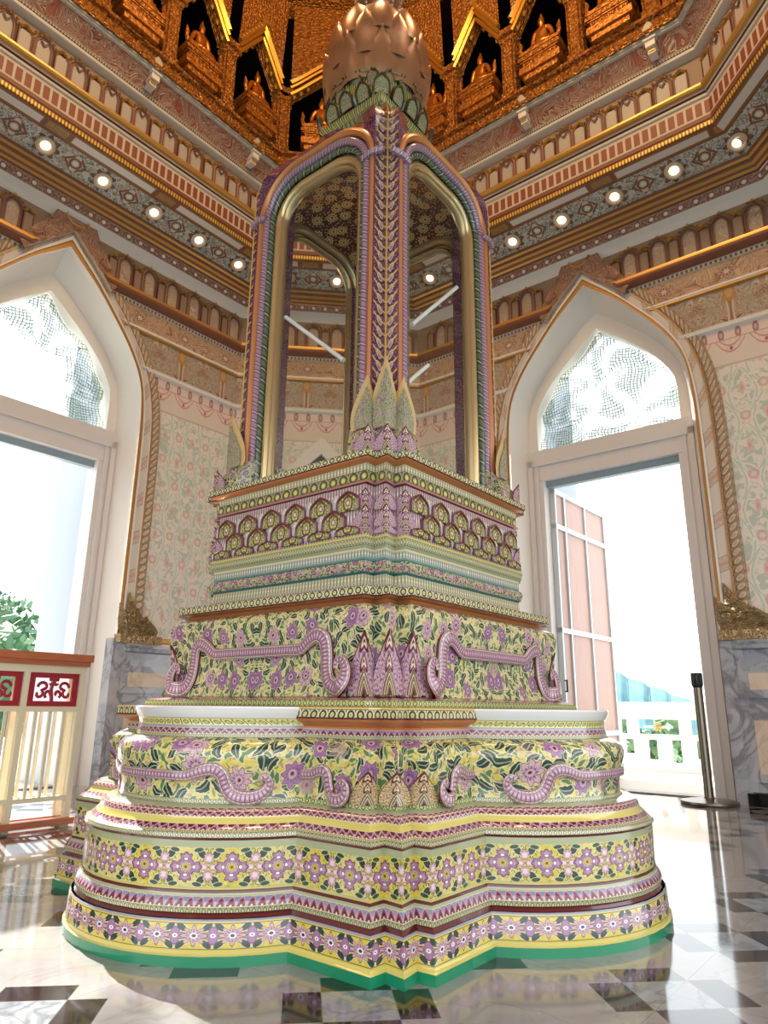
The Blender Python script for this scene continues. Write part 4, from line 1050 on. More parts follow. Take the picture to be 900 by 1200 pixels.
    # casing, head and transom
    mb = MB(); fr_ = lambda a, d, z: F(a, z, d)
    for s in (-1, 1):
        for x0, x1, d0, d1 in ((.80, .86, -.20, .02), (.855, .90, -.1, .045), (.90, .93, -.1, .03), (.925, .985, -.1, .055)):
            mb.box(min(s * x0, s * x1), max(s * x0, s * x1), d0, d1, 0, 3.78, fr_)
    mb.box(-.86, .86, -.20, .03, 3.52, 3.72, fr_); mb.box(-.985, .985, -.1, .055, 3.70, 3.785, fr_); mb.box(-.985, .985, -.08, .03, 3.78, 3.905, fr_); mb.box(-.80, .80, -.14, -.06, 3.44, 3.53, fr_, 1)
    nm = 'door_1' if w == 'L' else 'door_2'
    mb.build(nm, [mat('door_frame_white', '#d6d2d0', .4), mat('door_head_grey', '#8fa0a8', .4)], None, 20, kind='structure')
    # fixed light over the transom and the netting behind it
    mb = MB(); pts = full(smooth2(GLS, 0)); mb.add([F(x, z, -.02) for x, z in pts], [list(range(len(pts)))])
    mb.build('window_1' if w == 'L' else 'window_2', m_glass, None, 0, fix=False, kind='structure')

# small recess with a white gabled frame in the back wall
mb = MB(); c0 = -.22
P = [(.62, 2.0), (.62, 3.55), (.52, 3.72), (.3, 3.98), (0, 4.30)]; Q = [(.5, 2.0), (.5, 3.5), (.42, 3.62), (.25, 3.82), (0, 4.06)]
A, B = full(P), full(Q)
for i in range(len(A) - 1):
    f = lambda p, d: wp('M', c0 + p[0], p[1], d)
    mb.quad(f(A[i], .30), f(A[i + 1], .30), f(A[i + 1], .37), f(A[i], .37), 0); mb.quad(f(A[i], .37), f(A[i + 1], .37), f(B[i + 1], .36), f(B[i], .36), 0); mb.quad(f(B[i], .36), f(B[i + 1], .36), f(B[i + 1], .305), f(B[i], .305), 0)
mb.add([wp('M', c0 + x, z, .304) for x, z in B], [list(range(len(B)))], 1)
mb.build('window_3', [m_white, mat('recess_grey', '#5e5c5c', .7)], None, 20, kind='structure')

# unseen upper rear wall, added to cut sky light high up; open below
mb = MB(); P = [wp('E', .9, 0, .3), Vector((4.3, -3.4, 0)), Vector((2., -5.4, 0)), Vector((-2., -5.4, 0)), Vector((-4.6, -3.3, 0)), wp('W', 3.2, 0, .3)]
for a, b in zip(P, P[1:]): mb.quad((a.x, a.y, 4.0), (b.x, b.y, 4.0), (b.x, b.y, 10.5), (a.x, a.y, 10.5))
mb.build('wall_rear_skyblock', mat('rear_skyblock_paint', '#a8917e', .7), None, 0, fix=False, kind='structure')
# ------------------------------------------------------------------ gallery of seated figures under the dome
POSTS = {'R': (1.05, .22, -.62, -1.45), 'L': (1.30, .42, -.40, -1.22, -2.28), 'M': (), 'E': (-.4,), 'W': ()}
GD = 1.50
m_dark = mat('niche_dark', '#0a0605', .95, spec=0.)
def gable(x, w):                                   # half width w, springing 8.76
    t = min(abs(x) / w, 1); return 8.74 + .56 * (1 - t) ** 1.15 * (1 + .25 * t)
for w in 'WLMRE':
    lo, hi = spanf(w, GD)
    edges = sorted([lo] + [p for p in POSTS[w] if lo + .2 < p < hi - .2] + [hi])
    for p in edges:
        if (p == hi and w in 'LMR') : pass
        mb = MB(); f = lambda a, d, z: wp(w, p + a, z, d)
        off = 0.
        mb.box(-.085, .085, GD - .14, GD - .02, 7.82, 8.80, f); mb.box(-.055, .055, GD - .03, GD + .005, 7.86, 8.70, f); mb.box(-.10, .10, GD - .15, GD + .015, 7.825, 7.90, f); mb.box(-.10, .10, GD - .15, GD + .02, 8.66, 8.72, f); mb.box(-.12, .12, GD - .15, GD + .04, 8.76, 8.84, f)
        for s in (-1, 1): mb.tube([f(s * .078, GD - .012, 7.88), f(s * .078, GD - .012, 8.66)], .014, 6)
        mb.build('trim_gallery_post', m_carve, None, 30, kind='structure')
    for b0, b1 in zip(edges, edges[1:]):
        c, hw = (b0 + b1) / 2, (b1 - b0) / 2 - .085
        mb = MB(); f = lambda a, z, d: wp(w, c + a, z, d); N = 24
        for i in range(N):
            x0, x1 = -hw + 2 * hw * i / N, -hw + 2 * hw * (i + 1) / N
            z0, z1 = gable(x0, hw), gable(x1, hw)
            mb.quad(f(x0, z0, GD), f(x1, z1, GD), f(x1, 10.2, GD + .1), f(x0, 10.2, GD + .1), 0, [(x0, z0), (x1, z1), (x1, 10.2), (x0, 10.2)])
            mb.quad(f(x0, z0, GD), f(x1, z1, GD), f(x1, z1, GD - .14), f(x0, z0, GD - .14), 0, [(x0, 0), (x1, 0), (x1, .2), (x0, .2)])
        for (e, r, d) in ((.0, .028, .03), (.09, .022, .05), (.17, .035, .05)):
            mb.tube([f(-hw + 2 * hw * i / 16, gable(-hw + 2 * hw * i / 16, hw) + e, GD + d) for i in range(17)], r, 6, 1)
        for i in range(1, 16):
            x = -hw + 2 * hw * i / 16; mb.lathe([(0, -.03), (.03, 0), (.015, .04), (0, .075)], 6, 1, f(x, gable(x, hw) + .21, GD + .05))
        mb.lathe([(0, -.05), (.06, 0), (.045, .08), (.02, .16), (0, .26)], 8, 1, f(0, 9.5, GD + .07))
        for s in (-1, 1):                          # cusps hanging inside the arch
            for q in range(3): mb.lathe([(0, -.05), (.035, -.02), (.03, .03), (0, .05)], 6, 1, f(s * (hw - .05 - q * .09), gable(hw - .05 - q * .09, hw) - .02, GD - .02))
        mb.build('trim_gallery_arch', [m_carve, m_gold], None, 30, kind='structure')
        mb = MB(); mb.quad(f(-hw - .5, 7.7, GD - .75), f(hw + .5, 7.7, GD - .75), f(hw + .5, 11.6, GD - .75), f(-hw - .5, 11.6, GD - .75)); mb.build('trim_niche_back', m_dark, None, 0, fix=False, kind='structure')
    mb = MB()
    n = int((hi - lo) / .14)                       # crest of small leaves along the plinth
    for i in range(n):
        a = lo + (i + .5) * (hi - lo) / n; mb.add([wp(w, a - .06, 7.60, 1.50), wp(w, a + .06, 7.60, 1.50), wp(w, a, 7.72, 1.515), wp(w, a, 7.63, 1.535)], [[0, 1, 3], [1, 2, 3], [2, 0, 3]], 0, [[(a, 0), (a + .1, 0), (a, .1)]] * 3)
    mb.build('trim_plinth_crest', m_carve, None, 20, kind='structure')
# dome: ribbed gilt cone closing the room
dv = [meet('W', 'L', 1.4), meet('L', 'M', 1.4), meet('M', 'R', 1.4), meet('R', 'E', 1.4)]
dv = [Vector((-3.6, -3.6, 0))] + [Vector((-3.6, dv[0].y, 0))] + dv[1:] + [Vector((3.26, -3.6, 0)), Vector((1.5, -5., 0)), Vector((-1.5, -5., 0))]
cc = Vector((0, .2, 0)); mb = MB()
rings = [[(*(cc + (p - cc) * s).xy, z) for p in dv] for s, z in ((1.0, 10.2), (.92, 10.35), (.97, 10.6), (.85, 11.3), (.62, 12.3), (.35, 13.2), (.06, 13.8))]
mb.loft(rings, 0, True, False, True); mb.build('ceiling', m_carve, None, 20, kind='structure')
# seated gilt figures
m_fig = mat('gilt_figure', '#b8742c', .3, .75)
def figure_mesh():
    me = bpy.data.meshes.new('figure'); bm = bmesh.new(); sl = bm.verts.layers.skin.verify()
    J = {}
    def v(n, p, r, par=None, root=False):
        b = bm.verts.new(p); b[sl].radius = (r[0], r[1]) if isinstance(r, tuple) else (r, r); b[sl].use_root = root; J[n] = b
        if par: bm.edges.new((J[par], b))
    v('hip', (0, 0, .06), (.085, .07), None, True); v('waist', (0, .0, .15), (.062, .05), 'hip'); v('chest', (0, -.005, .25), (.082, .058), 'waist'); v('neckb', (0, 0, .315), (.04, .036), 'chest'); v('neck', (0, -.004, .345), (.026, .026), 'neckb')
    v('jaw', (0, -.012, .378), (.036, .04), 'neck'); v('head', (0, -.006, .42), (.043, .047), 'jaw'); v('crown', (0, 0, .455), (.03, .03), 'head'); v('knot', (0, .002, .48), .02, 'crown'); v('flame', (0, .002, .53), .007, 'knot')
    for s, n in ((-1, 'l'), (1, 'r')):
        v(n + 'sh', (s * .085, .0, .295), .034, 'neckb'); v(n + 'up', (s * .112, .005, .23), .028, n + 'sh'); v(n + 'el', (s * .128, .0, .155), .023, n + 'up')
        if s < 0: v(n + 'fo', (s * .085, -.055, .115), .019, n + 'el'); v(n + 'ha', (s * .03, -.085, .10), .018, n + 'fo'); v(n + 'fi', (.02, -.09, .098), .010, n + 'ha')
        else: v(n + 'fo', (s * .125, -.06, .115), .019, n + 'el'); v(n + 'ha', (s * .115, -.105, .085), .017, n + 'fo'); v(n + 'fi', (s * .11, -.13, .05), .009, n + 'ha')
        v(n + 'th', (s * .10, -.05, .045), .05, 'hip'); v(n + 'kn', (s * .165, -.09, .035), .036, n + 'th')
    v('shin', (.04, -.135, .045), .03, 'rkn'); v('foot', (-.05, -.13, .055), .022, 'shin'); v('shin2', (-.06, -.125, .025), .028, 'lkn')
    bm.to_mesh(me); bm.free(); return me
fig_me = figure_mesh(); fig_me.materials.append(m_fig)
def make_statue():
    r = empty('seated_statue')
    o = bpy.data.objects.new('figure', fig_me); COL.objects.link(o); o.parent = r; o.location = (0, 0, .25)
    o.modifiers.new('skin', 'SKIN'); s = o.modifiers.new('sub', 'SUBSURF'); s.levels = 1; s.render_levels = 2
    mb = MB()
    for x, y, z0, z1 in ((.20, .13, -.09, 0), (.24, .16, -.02, .04), (.235, .155, .04, .07), (.20, .135, .07, .13), (.225, .15, .13, .15), (.245, .165, .15, .19), (.22, .15, .19, .215), (.235, .16, .215, .255)): mb.box(-x, x, -y, y, z0, z1)
    for i in range(9):
        for zz in (.10,): mb.lathe([(0, -.03), (.022, 0), (0, .03)], 6, 0, (-.18 + i * .045, -.14, zz))
        mb.lathe([(0, -.02), (.02, 0), (0, .02)], 6, 0, (-.21 + i * .0525, -.162, .17))
    mb.build('stepped_seat', m_gildo, r, 30)
    for s in (-1, 1):
        mb = MB(); mb.tube([(s * .20, -.10, .25), (s * .235, -.10, .33), (s * .225, -.09, .40), (s * .24, -.09, .47)], [.03, .022, .026, .004], 6); mb.build('flame_ornament', m_gildo, r, 40)
    return r
proto = make_statue()
def copy_tree(o, parent=None):
    c = o.copy(); COL.objects.link(c); c.parent = parent
    for ch in list(o.children): copy_tree(ch, c)
    return c
spots = [('L', .9, 'gilt seated statue in the first dark gallery niche from the left edge of the photo'), ('L', 0., 'gilt seated statue in the left gallery niche with only its seat and lap in view'), ('L', -.80, 'gilt seated statue in the wide dark left niche, the larger whole one on that side'),
         ('L', -1.68, 'gilt seated statue with pointed crown in the gabled left niche beside the corner post'), ('M', -.40, 'small gilt seated statue half hidden behind the left of the bronze lotus bud'),
         ('R', -1.74, 'gilt seated statue just right of the bronze lotus bud, partly hidden by it'), ('R', -1.02, 'gilt seated statue under the gabled arch right of the lotus bud'), ('R', -.18, 'gilt seated statue in the middle right niche, the largest on the right side'), ('R', .64, 'gilt seat of a statue cut by the top edge in the rightmost niche')]
for i, (w, a, lab) in enumerate(spots):
    o = proto if i == 0 else copy_tree(proto)
    n, t, D = WALLS[w]; p = wp(w, a, 7.93, GD - .04); o.location = p; o.rotation_euler.z = math.atan2(-n.y, -n.x) + PI / 2; o.scale = (1.05, .92, 1.12)
    tag(o, lab, 'statue', 'gilt statues in the gallery niches')

# ------------------------------------------------------------------ recessed downlights
m_lamp = mat('lamp_glow', '#fff4e0', .4, emit='#ffe6c0', estr=6.); m_ringm = mat('lamp_ring', '#c8b49c', .35, .2)
def make_lamp():
    r = empty('downlight'); mb = MB(); mb.lathe([(.045, .003), (.058, -.014), (.078, -.022), (.098, -.012), (.10, .004)], 24); mb.build('trim_ring', m_ringm, r, 40)
    mb = MB(); mb.lathe([(.0, -.010), (.025, -.009), (.04, -.004), (.047, .002)], 20); mb.build('lamp_face', m_lamp, r, 40); return r
lp = make_lamp(); first = True
dd = .825; zz = 6.33 + (6.455 - 6.33) * (dd - .68) / .29; tilt = math.atan2(.125, .29)
words = ['first', 'second', 'third', 'fourth', 'fifth', 'sixth', 'seventh', 'eighth']
LL = [('L', [1.12, .475, -.17, -.82, -1.46, -2.09], 'glowing round downlight in the left cornice, %s of its row counted from the photo edge'), ('M', [-.79, -.10, .56], 'glowing round downlight of the back cornice seen through the shrine glass, %s from the left'), ('R', [1.56, .93, .28, -.36, -1.01, -1.65, -2.26], 'glowing round downlight in the right cornice, %s of its row counted from the photo edge')]
for w, As, lab in LL:
    for i, a in enumerate(As):
        o = lp if first else copy_tree(lp); first = False
        n, t, D = WALLS[w]; o.location = wp(w, a, zz, dd) ; nn = Vector((-n.x * sin(tilt) * -1, -n.y * sin(tilt) * -1, -cos(tilt)))
        z = Vector((-n.x * -sin(tilt), -n.y * -sin(tilt), cos(tilt))); z = (n * sin(tilt) + Vector((0, 0, 1)) * cos(tilt)).normalized(); y = z.cross(t).normalized(); M = Matrix((t, y, z)).transposed().to_4x4(); o.rotation_euler = M.to_euler(); o.location = o.location - z * .004
        tag(o, lab % words[i], 'downlight', 'downlights in the cornice')

# ------------------------------------------------------------------ floor
def floorcol(T):
    x, y, z = T.obj(); p = .92; X = (x + .14) / p; Y = (y + 1.545) / p
    def cl(U, W):
        ax = abs((U + .5).fract() - .5) * p; ay = abs((W + .5).fract() - .5) * p
        a = ax.gt(.104, .003) * ax.lt(.214, .003) * ay.lt(.104, .003); b = ay.gt(.104, .003) * ay.lt(.214, .003) * ax.lt(.104, .003)
        sq = ax.max(ay).lt(.104, .003); gr = abs(ax - ay).lt(.0018, .002) * ax.gt(.104, .002) + ax.near(.104, .0015, .001) * ay.lt(.22, .001) + ay.near(.104, .0015, .001) * ax.lt(.22, .001)
        return a.max(b), sq, gr
    b1, s1, g1 = cl(X, Y); b2, s2, g2 = cl(X + .5, Y + .5)
    n = T.noise(T.vec(x, y), 2.2, 6., 1.4); n2 = T.noise(T.vec(x + 4., y), 7., 5., .8); v = n.near(.5, .008, .03); t = T.noise(T.vec((X * 2.).floor() * 3.3, (Y * 2.).floor() * 5.1), 1.7, 0.)
    wht = T.over(H('#908f8f'), (n2.gt(.45, .3) * .6, H('#807e7d')), (t.gt(.5, .2) * .4, H('#96908a')), (v * .6, H('#76726f')))
    sqc = T.over(H('#888e94'), (n2.near(.5, .03, .06), H('#6c7278')))
    blk = T.over(H('#1e1c1c'), (n2.gt(.55, .15) * .5, H('#3c3630')))
    return T.over(wht, (s1.max(s2), sqc), (b1.max(b2), blk), ((g1 + g2).clamp() * .6, H('#6a6662')))
m_floor = mat('floor_marble', floorcol, .09, coat=.3)
mb = MB(); pts = [(-9, -9, 0), (9, -9, 0), (9, 9, 0), (-9, 9, 0)]
fp = [Vector((-5, -7, 0)), Vector((-5., 1.93, 0)), meet('L', 'M', 0), meet('M', 'R', 0), meet('R', 'E', 0), Vector((4.66, -7, 0))]
mb.add([tuple(p) for p in fp], [list(range(6))]); mb.build('floor', m_floor, None, 0, kind='structure')
m_terr = mat('terrace_stone', '#bfb8ae', .5)
mb = MB(); mb.add([(-14, -3, -.012), (14, -3, -.012), (14, 16, -.012), (-14, 16, -.012)], [[0, 1, 2, 3]]); mb.build('terrace', m_terr, None, 0, kind='structure')
m_thr = mat('threshold', '#7c7872', .3)
for w, a0 in DOOR.items():
    mb = MB(); mb.box(-.98, .98, -.18, .04, 0, .012, lambda a, d, z: wp(w, a0 + a, z, d)); mb.build('trim_threshold', m_thr, None, 0, kind='structure')

# ------------------------------------------------------------------ netting in the arches
def net_alpha(T):
    u, v = T.uv('m'); n = T.noise(T.vec(u, v), 2.4, 3., 1.); du = n * .12
    gx = ((u + du) / .036).fract(); gy = ((v + du) / .036).fract()
    line = gx.lt(.2, .12).max(gy.lt(.2, .12)); sheet = n.gt(.52, .1) * .45
    return (line * .75 + sheet).clamp()
m_net = mat('bird_net', '#6f9488', .8, alpha=net_alpha)
def net(w, shape, label, dz):
    a0 = DOOR[w]; mb = MB(); N = 26
    for i in range(N):
        for j in range(N):
            q = []
            for ii, jj in ((i, j), (i + 1, j), (i + 1, j + 1), (i, j + 1)):
                x = -.84 + 1.68 * ii / N; z = 3.92 + 1.4 * jj / N; zt = zopen(x, GLS)
                q.append((x, min(z, max(zt - .01, 3.92))))
            if shape(sum(p[0] for p in q) / 4, sum(p[1] for p in q) / 4):
                P = [wp(w, a0 + x, z, dz + .05 * sin(x * 9 + z * 4) + .03 * sin(z * 13)) for x, z in q]; mb.quad(*P, 0, q, q)
    o = mb.build('bird_net', m_net, None, 60, fix=False); tag(o, label, 'net', 'bird nets behind the arched windows')
net('R', lambda x, z: True, 'green bird netting filling the arched window above the right doorway', -.12)
net('L', lambda x, z: z > 4.35 + .9 * (x + .2) * (1 if x > -.2 else .0) and not (x > -.3 and z < 4.7) or x < -.45 + .06 * sin(z * 11), 'torn grey bird netting hanging in the arched window above the left doorway', -.12)

# ------------------------------------------------------------------ open door leaf (right doorway)
m_wood = mat('leaf_wood', lambda T: (lambda u, v: T.mix(T.noise(T.vec(u * 14., v * .8), 3., 4.), H('#c4a49a'), H('#a8877c')))(*T.uv('m')), .5)
m_galv = mat('leaf_steel', '#c4ccd0', .4, .3); m_galvd = mat('leaf_steel_dark', '#3a4448', .5)
root = empty('door_leaf', wp('R', -1.12, 0, -.12)); n, t, D = WALLS['R']; root.rotation_euler.z = math.atan2(n.y, n.x) - .02
tag(root, 'open door leaf with pinkish wood panels in a white steel frame at the right doorway', 'door')
W_, H_ = 1.50, 3.42
mb = MB(); mb.box(.03, W_ - .03, -.012, .012, .04, H_ - .03); mb.build('wood_panel', m_wood, root, 0)
for z in (.05, .55, 1.72, 2.98, H_): 
    mb = MB(); mb.box(0, W_, -.04, .03, z - .045, z + .015); mb.build('rail', m_galv, root, 0)
for x in (.02, .27, .86, W_ - .03):
    mb = MB(); mb.box(x - .02, x + .02, -.038, .028, .01, H_); mb.box(x + .02, x + .032, -.036, .026, .01, H_, None, 1); mb.build('stile', [m_galv, m_galvd], root, 0)
mb = MB(); mb.tube([(.0, -.06, 1.0), (.0, -.06, 1.14)], .012, 8); mb.tube([(0, -.03, 1.01), (0, -.06, 1.01)], .008, 6); mb.tube([(0, -.03, 1.13), (0, -.06, 1.13)], .008, 6); mb.build('handle', m_black, root, 40)

# ------------------------------------------------------------------ queue post by the right doorway
m_steel = mat('brushed_steel', '#7c7468', .3, .9); m_bk = mat('black_plastic', '#18201f', .35)
q = empty('barrier_post', (3.36, 2.64, 0)); tag(q, 'brushed steel queue barrier post on a round base by the right doorway', 'barrier post')
mb = MB(); mb.lathe([(.0, 0), (.245, 0), (.25, .012), (.245, .028), (.18, .04), (.05, .052), (.045, .06)], 40); mb.build('round_base', m_steel, q, 30)
mb = MB(); mb.lathe([(.04, .05), (.04, 1.03)], 24); mb.build('pole', m_steel, q, 40)
mb = MB(); mb.lathe([(.04, 1.02), (.047, 1.035), (.052, 1.05), (.052, 1.145), (.047, 1.155), (0, 1.155)], 24); mb.box(-.02, .02, -.06, -.045, 1.05, 1.13); mb.build('belt_head', m_bk, q, 40)

# ------------------------------------------------------------------ railing by the left doorway
m_cream = mat('railing_cream', '#d8cfb4', .4); m_rwood = mat('railing_wood', lambda T: (lambda u, v: T.mix(T.noise(T.vec(u * 2., v * 30.), 4., 3.), H('#9c4c30'), H('#c07a54')))(*T.uv('m')), .3, coat=.3); m_red = mat('fretwork_red', '#9c1c30', .4, coat=.3)
rl = empty('railing', WALLS['L'][0] * 2.5 + WALLS['L'][1] * .2); tag(rl, 'cream painted railing with red fretwork panels and a wooden handrail by the left doorway', 'railing')
nL, tL, _ = WALLS['L']
def lf(a, d, z): p = tL * a + nL * d; return (p.x, p.y, z)
LEN = 2.45
mb = MB(); mb.box(-.03, LEN, -.05, .17, 1.10, 1.15, lf); mb.box(-.015, LEN, -.035, .155, 1.065, 1.10, lf); mb.build('handrail', m_rwood, rl, 0)
mb = MB(); mb.box(-.02, LEN, -.05, .02, 0.02, .062, lf); mb.box(-.02, LEN, .10, .17, .02, .062, lf); mb.box(-.02, .05, .02, .10, .02, .06, lf); mb.box(.6, .67, .02, .10, .02, .06, lf); mb.build('bottom_board', m_rwood, rl, 0)
for d in (0, .12):
    for z0, z1 in ((1.015, 1.065), (.755, .79), (.175, .205)):
        mb = MB(); mb.box(0, LEN, d - .018, d + .018, z0, z1, lf); mb.build('rail', m_cream, rl, 0)
    for i in range(7):
        a = .02 + i * .40; mb = MB(); mb.box(a - .02, a + .02, d - .02, d + .02, 0, 1.07, lf); mb.build('post', m_cream, rl, 0)
    for i in range(6):
        for k in (1, 2, 3): a = .02 + i * .40 + k * .10; mb = MB(); mb.box(a - .009, a + .009, d - .009, d + .009, .2, .76, lf); mb.build('baluster', m_cream, rl, 0)
for i in range(6):
    a0 = .045 + i * .40; a1 = a0 + .35; mb = MB(); z0, z1 = .79, 1.015
    for b in ((a0, a1, z0, z0 + .035), (a0, a1, z1 - .035, z1), (a0, a0 + .04, z0 + .035, z1 - .035), (a1 - .04, a1, z0 + .035, z1 - .035)): mb.box(b[0], b[1], -.008, .008, b[2], b[3], lf)
    cx = (a0 + a1) / 2; cz = (z0 + z1) / 2
    for s in (-1, 1):                              # scrolling fretwork
        for (ox, oz, r, t0, t1) in ((.07, .015, .042, 0, 5), (.10, -.03, .035, 2, 7), (.03, -.03, .03, -1, 4), (.02, .045, .025, 1, 6)):
            mb.tube([lf(cx + s * (ox + r * (1 - .08 * j) * cos(t0 + (t1 - t0) * j / 10)), 0, cz + oz + r * (1 - .08 * j) * sin(t0 + (t1 - t0) * j / 10)) for j in range(11)], .011, 6, 0, nL, .6)
    mb.tube([lf(cx, 0, z0 + .02), lf(cx + .015, 0, cz), lf(cx, 0, z1 - .02)], .014, 6, 0, nL, .6)
    mb.build('fretwork_panel', m_red, rl, 30, label='red openwork panel')

# ------------------------------------------------------------------ terrace balustrade and what lies beyond
m_bal = mat('balustrade_white', '#efeae0', .5); m_rosg = mat('rosette_gold', '#d8b040', .35, .4)
def balustrade(w, lab):
    n, t, D = WALLS[w]; r = empty('balustrade', n * 7.9); tag(r, lab, 'balustrade')
    f = lambda a, d, z: tuple(t * a + n * d + Vector((0, 0, z)))
    mb = MB(); mb.box(-5, 4, -.16, .16, .84, .93, f); mb.box(-5, 4, -.12, .12, .79, .84, f); mb.build('coping', m_bal, r, 0)
    mb = MB(); mb.box(-5, 4, -.14, .14, -.02, .05, f); mb.box(-5, 4, -.10, .10, .05, .09, f); mb.build('plinth', m_bal, r, 0)
    mb = MB(); mb.box(-5, 4, -.07, .07, .41, .48, f); mb.box(-5, 4, -.07, .07, .69, .79, f)
    k = 0
    for i in range(26):
        a = -4.7 + i * .335
        if a > 3.9: break
        mb.box(a - .085, a + .085, -.07, .07, .09, .41, f)
    for i in range(9):
        a = -4.60 + i * 1.005; mb.box(a - .20, a - .06, -.06, .06, .48, .69, f); mb.box(a + .06, a + .20, -.06, .06, .48, .69, f)
    mb.build('pierced_panel', m_bal, r, 0)
    for i in range(8):
        a = -4.1 + i * 1.005; mb = MB()
        for q in range(6): mb.lathe([(0, -.02), (.035, 0), (0, .02)], 8, 0, f(a + .05 * cos(q * PI / 3), -.03, .585 + .05 * sin(q * PI / 3)))
        mb.lathe([(0, -.03), (.03, 0), (0, .03)], 8, 0, f(a, -.04, .585)); mb.box(a - .20, a + .20, -.02, .02, .57, .60, f, 1); mb.build('rosette', [m_rosg, m_bal], r, 40, label='gilt six-petal rosette')
balustrade('R', 'white pierced terrace balustrade with gilt rosettes outside the right doorway')
# white pier of the outer porch beside each doorway
for w, a0, a1 in (('L', -.97, -.80), ('R', -1.6, -1.30)):
    mb = MB(); rnd = random.Random(3); F = lambda a, d, z: wp(w, DOOR[w] + a, z, d)
    if w == 'L': mb.box(-.99, -.86, -1.0, -.28, -.01, 5.5, F)
    else: mb.box(-.99, -.90, -1.2, -.28, -.01, 5.5, F)
    mb.build('trim_porch_pier', mat('porch_pier_paint', '#a4adb8', .6), None, 0, kind='structure')
# trees and hills
m_leaf = mat('foliage', lambda T: (lambda a: T.mix(T.noise(T.vec(*a), .9, 4.), H('#355f4c'), H('#7c9a6c')))(T.obj()), .7)
m_bark = mat('bark', '#6a5848', .8)
def tree(px, py, z, h, rad, seed, label, n=900, leaf=.16):
    rn = random.Random(seed); r = empty('tree', (px, py, z)); tag(r, label, 'tree', 'trees beyond the terrace')
    mb = MB(); blobs = [(rn.uniform(-.6, .6) * rad, rn.uniform(-.6, .6) * rad, h * rn.uniform(.55, .95), rad * rn.uniform(.3, .5)) for _ in range(9)]
    for i in range(n):
        bx, by, bz, br = rn.choice(blobs); d = Vector((rn.gauss(0, 1), rn.gauss(0, 1), rn.gauss(0, 1))).normalized(); p = Vector((bx, by, bz)) + d * br * rn.uniform(.6, 1.05)
        u = Vector((rn.gauss(0, 1), rn.gauss(0, 1), rn.gauss(0, 1))).normalized(); w = d.cross(u).normalized(); s = leaf * rn.uniform(.6, 1.4)
        mb.add([p - u * s, p + w * s * .5, p + u * s, p - w * s * .5], [[0, 1, 2, 3]])
    for bx, by, bz, br in blobs: mb.lathe([(0, -br * .6), (br * .4, -br * .35), (br * .55, 0), (br * .4, br * .35), (0, br * .6)], 9, 0, (bx, by, bz))
    mb.build('crown', m_leaf, r, 0, fix=False)
    mb = MB(); mb.tube([(0, 0, -2), (.1, 0, h * .3), (0, .1, h * .7)], [rad * .09, rad * .07, rad * .03], 8); mb.build('trunk', m_bark, r, 60)
def at(px_deg, dist): return (-.33 + dist * sin(math.radians(px_deg)), -3.8 + dist * cos(math.radians(px_deg)))
for dg, ds, z, h, rad, sd, lab in ((-21.6, 30, -8, 13.2, 4.0, 1, 'tall hazy green tree at the left edge of the left doorway'), (-19.3, 34, -8, 12.0, 2.6, 2, 'lower rounded green tree beside the porch pier in the left doorway'), (-25.5, 60, -8, 17., 6.0, 3, 'tallest hazy tree at the very left edge of the photo')):
    x, y = at(dg, ds); tree(x, y, z, h, rad, sd, lab, 2600, .22)
for i, (dg, ds) in enumerate(((25.3, 16), (28.2, 14.), (31.3, 17.5))):
    x, y = at(dg, ds); tree(x, y, -2.6, 3.4, .85, 10 + i, 'leafy green bush behind the white balustrade, %s' % ('left of the gilt rosette', 'right below the gilt rosette', 'beside the steel barrier post')[i], 500, .10)
m_hill = mat('forest_hill', lambda T: (lambda a: T.mix(T.noise(T.vec(*a), .12, 6.), H('#2c5660'), H('#5c8890')))(T.obj()), .9)
def hill(prof, dist, name):
    prof = [(a[0] + (b[0] - a[0]) * k / 4, a[1] + (b[1] - a[1]) * k / 4) for a, b in zip(prof, prof[1:]) for k in range(4)] + prof[-1:]
    mb = MB(); rn = random.Random(5); rows = []
    for k, (dd_, s) in enumerate(((0, 0), (20, .35), (45, .72), (70, 1.), (110, .8))):
        row = []
        for dg, el in prof:
            x, y = at(dg, dist + dd_); row.append((x, y, -20 + (20 + .8 + el * (dist + 70)) * s + rn.uniform(-1., 1.) * (.35 if s > 0 else 0)))
        rows.append(row)
    mb.loft(rows, 0, False); mb.build(name, m_hill, None, 60, kind='structure')
hp = [(12, .05), (16, .062), (20, .06), (22, .058)] + [(22.5 + .5 * i, max(.001, .0526 - (22.5 + .5 * i - 23.8) * .0072 + .0018 * sin(i * 2.1))) for i in range(16)] + [(33, .0005), (50, .0005)]
hill(hp, 260, 'hill')
hill([(-60 + i * 2, .02 + .012 * sin(i * .9)) for i in range(21)], 330, 'hill')
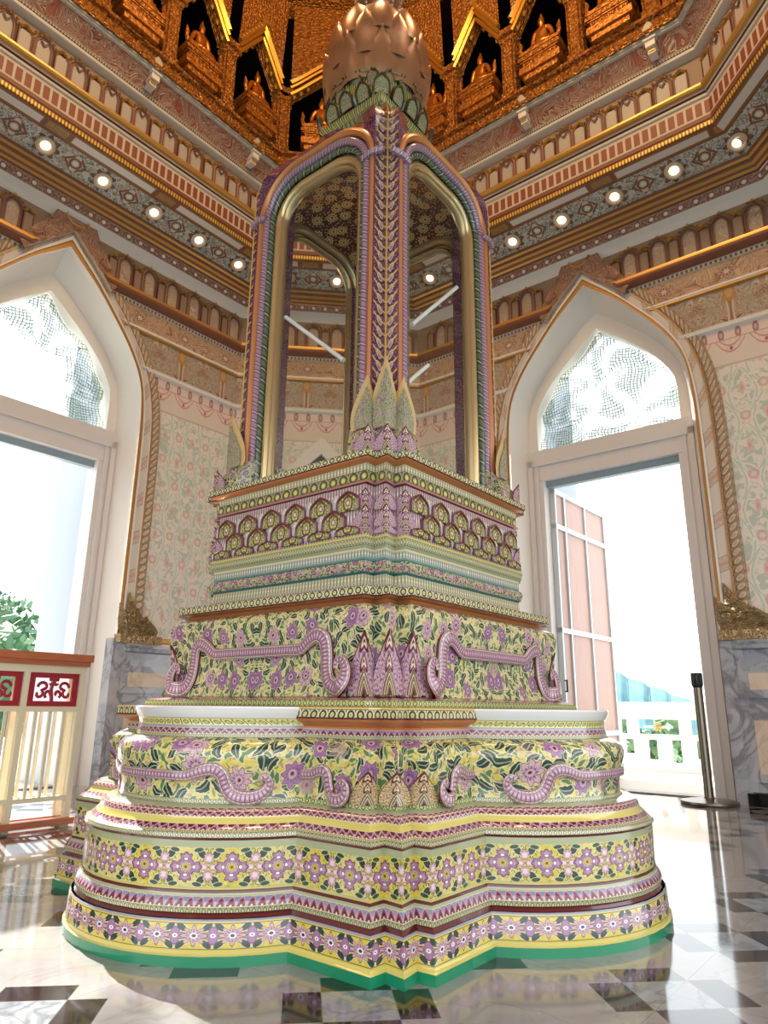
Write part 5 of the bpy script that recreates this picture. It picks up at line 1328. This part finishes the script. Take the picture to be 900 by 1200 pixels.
mb = MB(); mb.add([(-500, -100, -20), (500, -100, -20), (500, 500, -20), (-500, 500, -20)], [[0, 1, 2, 3]]); mb.build('ground', m_hill, None, 0, kind='structure')

# ------------------------------------------------------------------ light and camera
wd = bpy.data.worlds.new('sky'); sc.world = wd; wd.use_nodes = True
bg = wd.node_tree.nodes['Background']; bg.inputs[0].default_value = (.91, .965, 1., 1); bg.inputs[1].default_value = 1.9
sd = bpy.data.lights.new('sun', 'SUN'); sd.energy = 14.; sd.angle = .009; sd.color = (1, .965, .91)
so = bpy.data.objects.new('sun', sd); COL.objects.link(so)
el = math.radians(40); dv_ = Vector((.48 * cos(el), -.877 * cos(el), -sin(el))); so.rotation_euler = dv_.to_track_quat('-Z', 'Y').to_euler()
for nm, loc, e, c, s in (('dome_lamp', (0, 0, 9.9), 230, (1, .66, .34), .5), ('gallery_lamp', (-1.5, 0, 8.5), 90, (1, .62, .3), .3), ('gallery_lamp', (1.7, 0, 8.5), 90, (1, .62, .3), .3)):
    l = bpy.data.lights.new(nm, 'POINT'); l.energy = e; l.color = c; l.shadow_soft_size = s; o = bpy.data.objects.new(nm, l); COL.objects.link(o); o.location = loc
cd = bpy.data.cameras.new('camera'); co = bpy.data.objects.new('camera', cd); COL.objects.link(co)
f_, th, ro, ps = 822., math.radians(15.65), math.radians(.625), math.radians(6.2)
fw = Vector((0, cos(th), sin(th))); up0 = Vector((0, -sin(th), cos(th))); r0 = Vector((1, 0, 0))
r_ = r0 * cos(ro) + up0 * sin(ro); u_ = up0 * cos(ro) - r0 * sin(ro)
yw = Matrix.Rotation(-ps, 3, 'Z'); r_, u_, fw = yw @ r_, yw @ u_, yw @ fw
M = Matrix((r_, u_, -fw)).transposed().to_4x4(); M.translation = Vector((-.33, -3.8, .8)); co.matrix_world = M
cd.sensor_fit = 'HORIZONTAL'; cd.sensor_width = 36; cd.lens = 36 * f_ / 900; cd.clip_start = .02; cd.clip_end = 2000
sc.camera = co
vs = sc.view_settings; vs.view_transform = 'Standard'; vs.look = 'None'; vs.exposure = .55; vs.gamma = 1; vs.use_curve_mapping = False
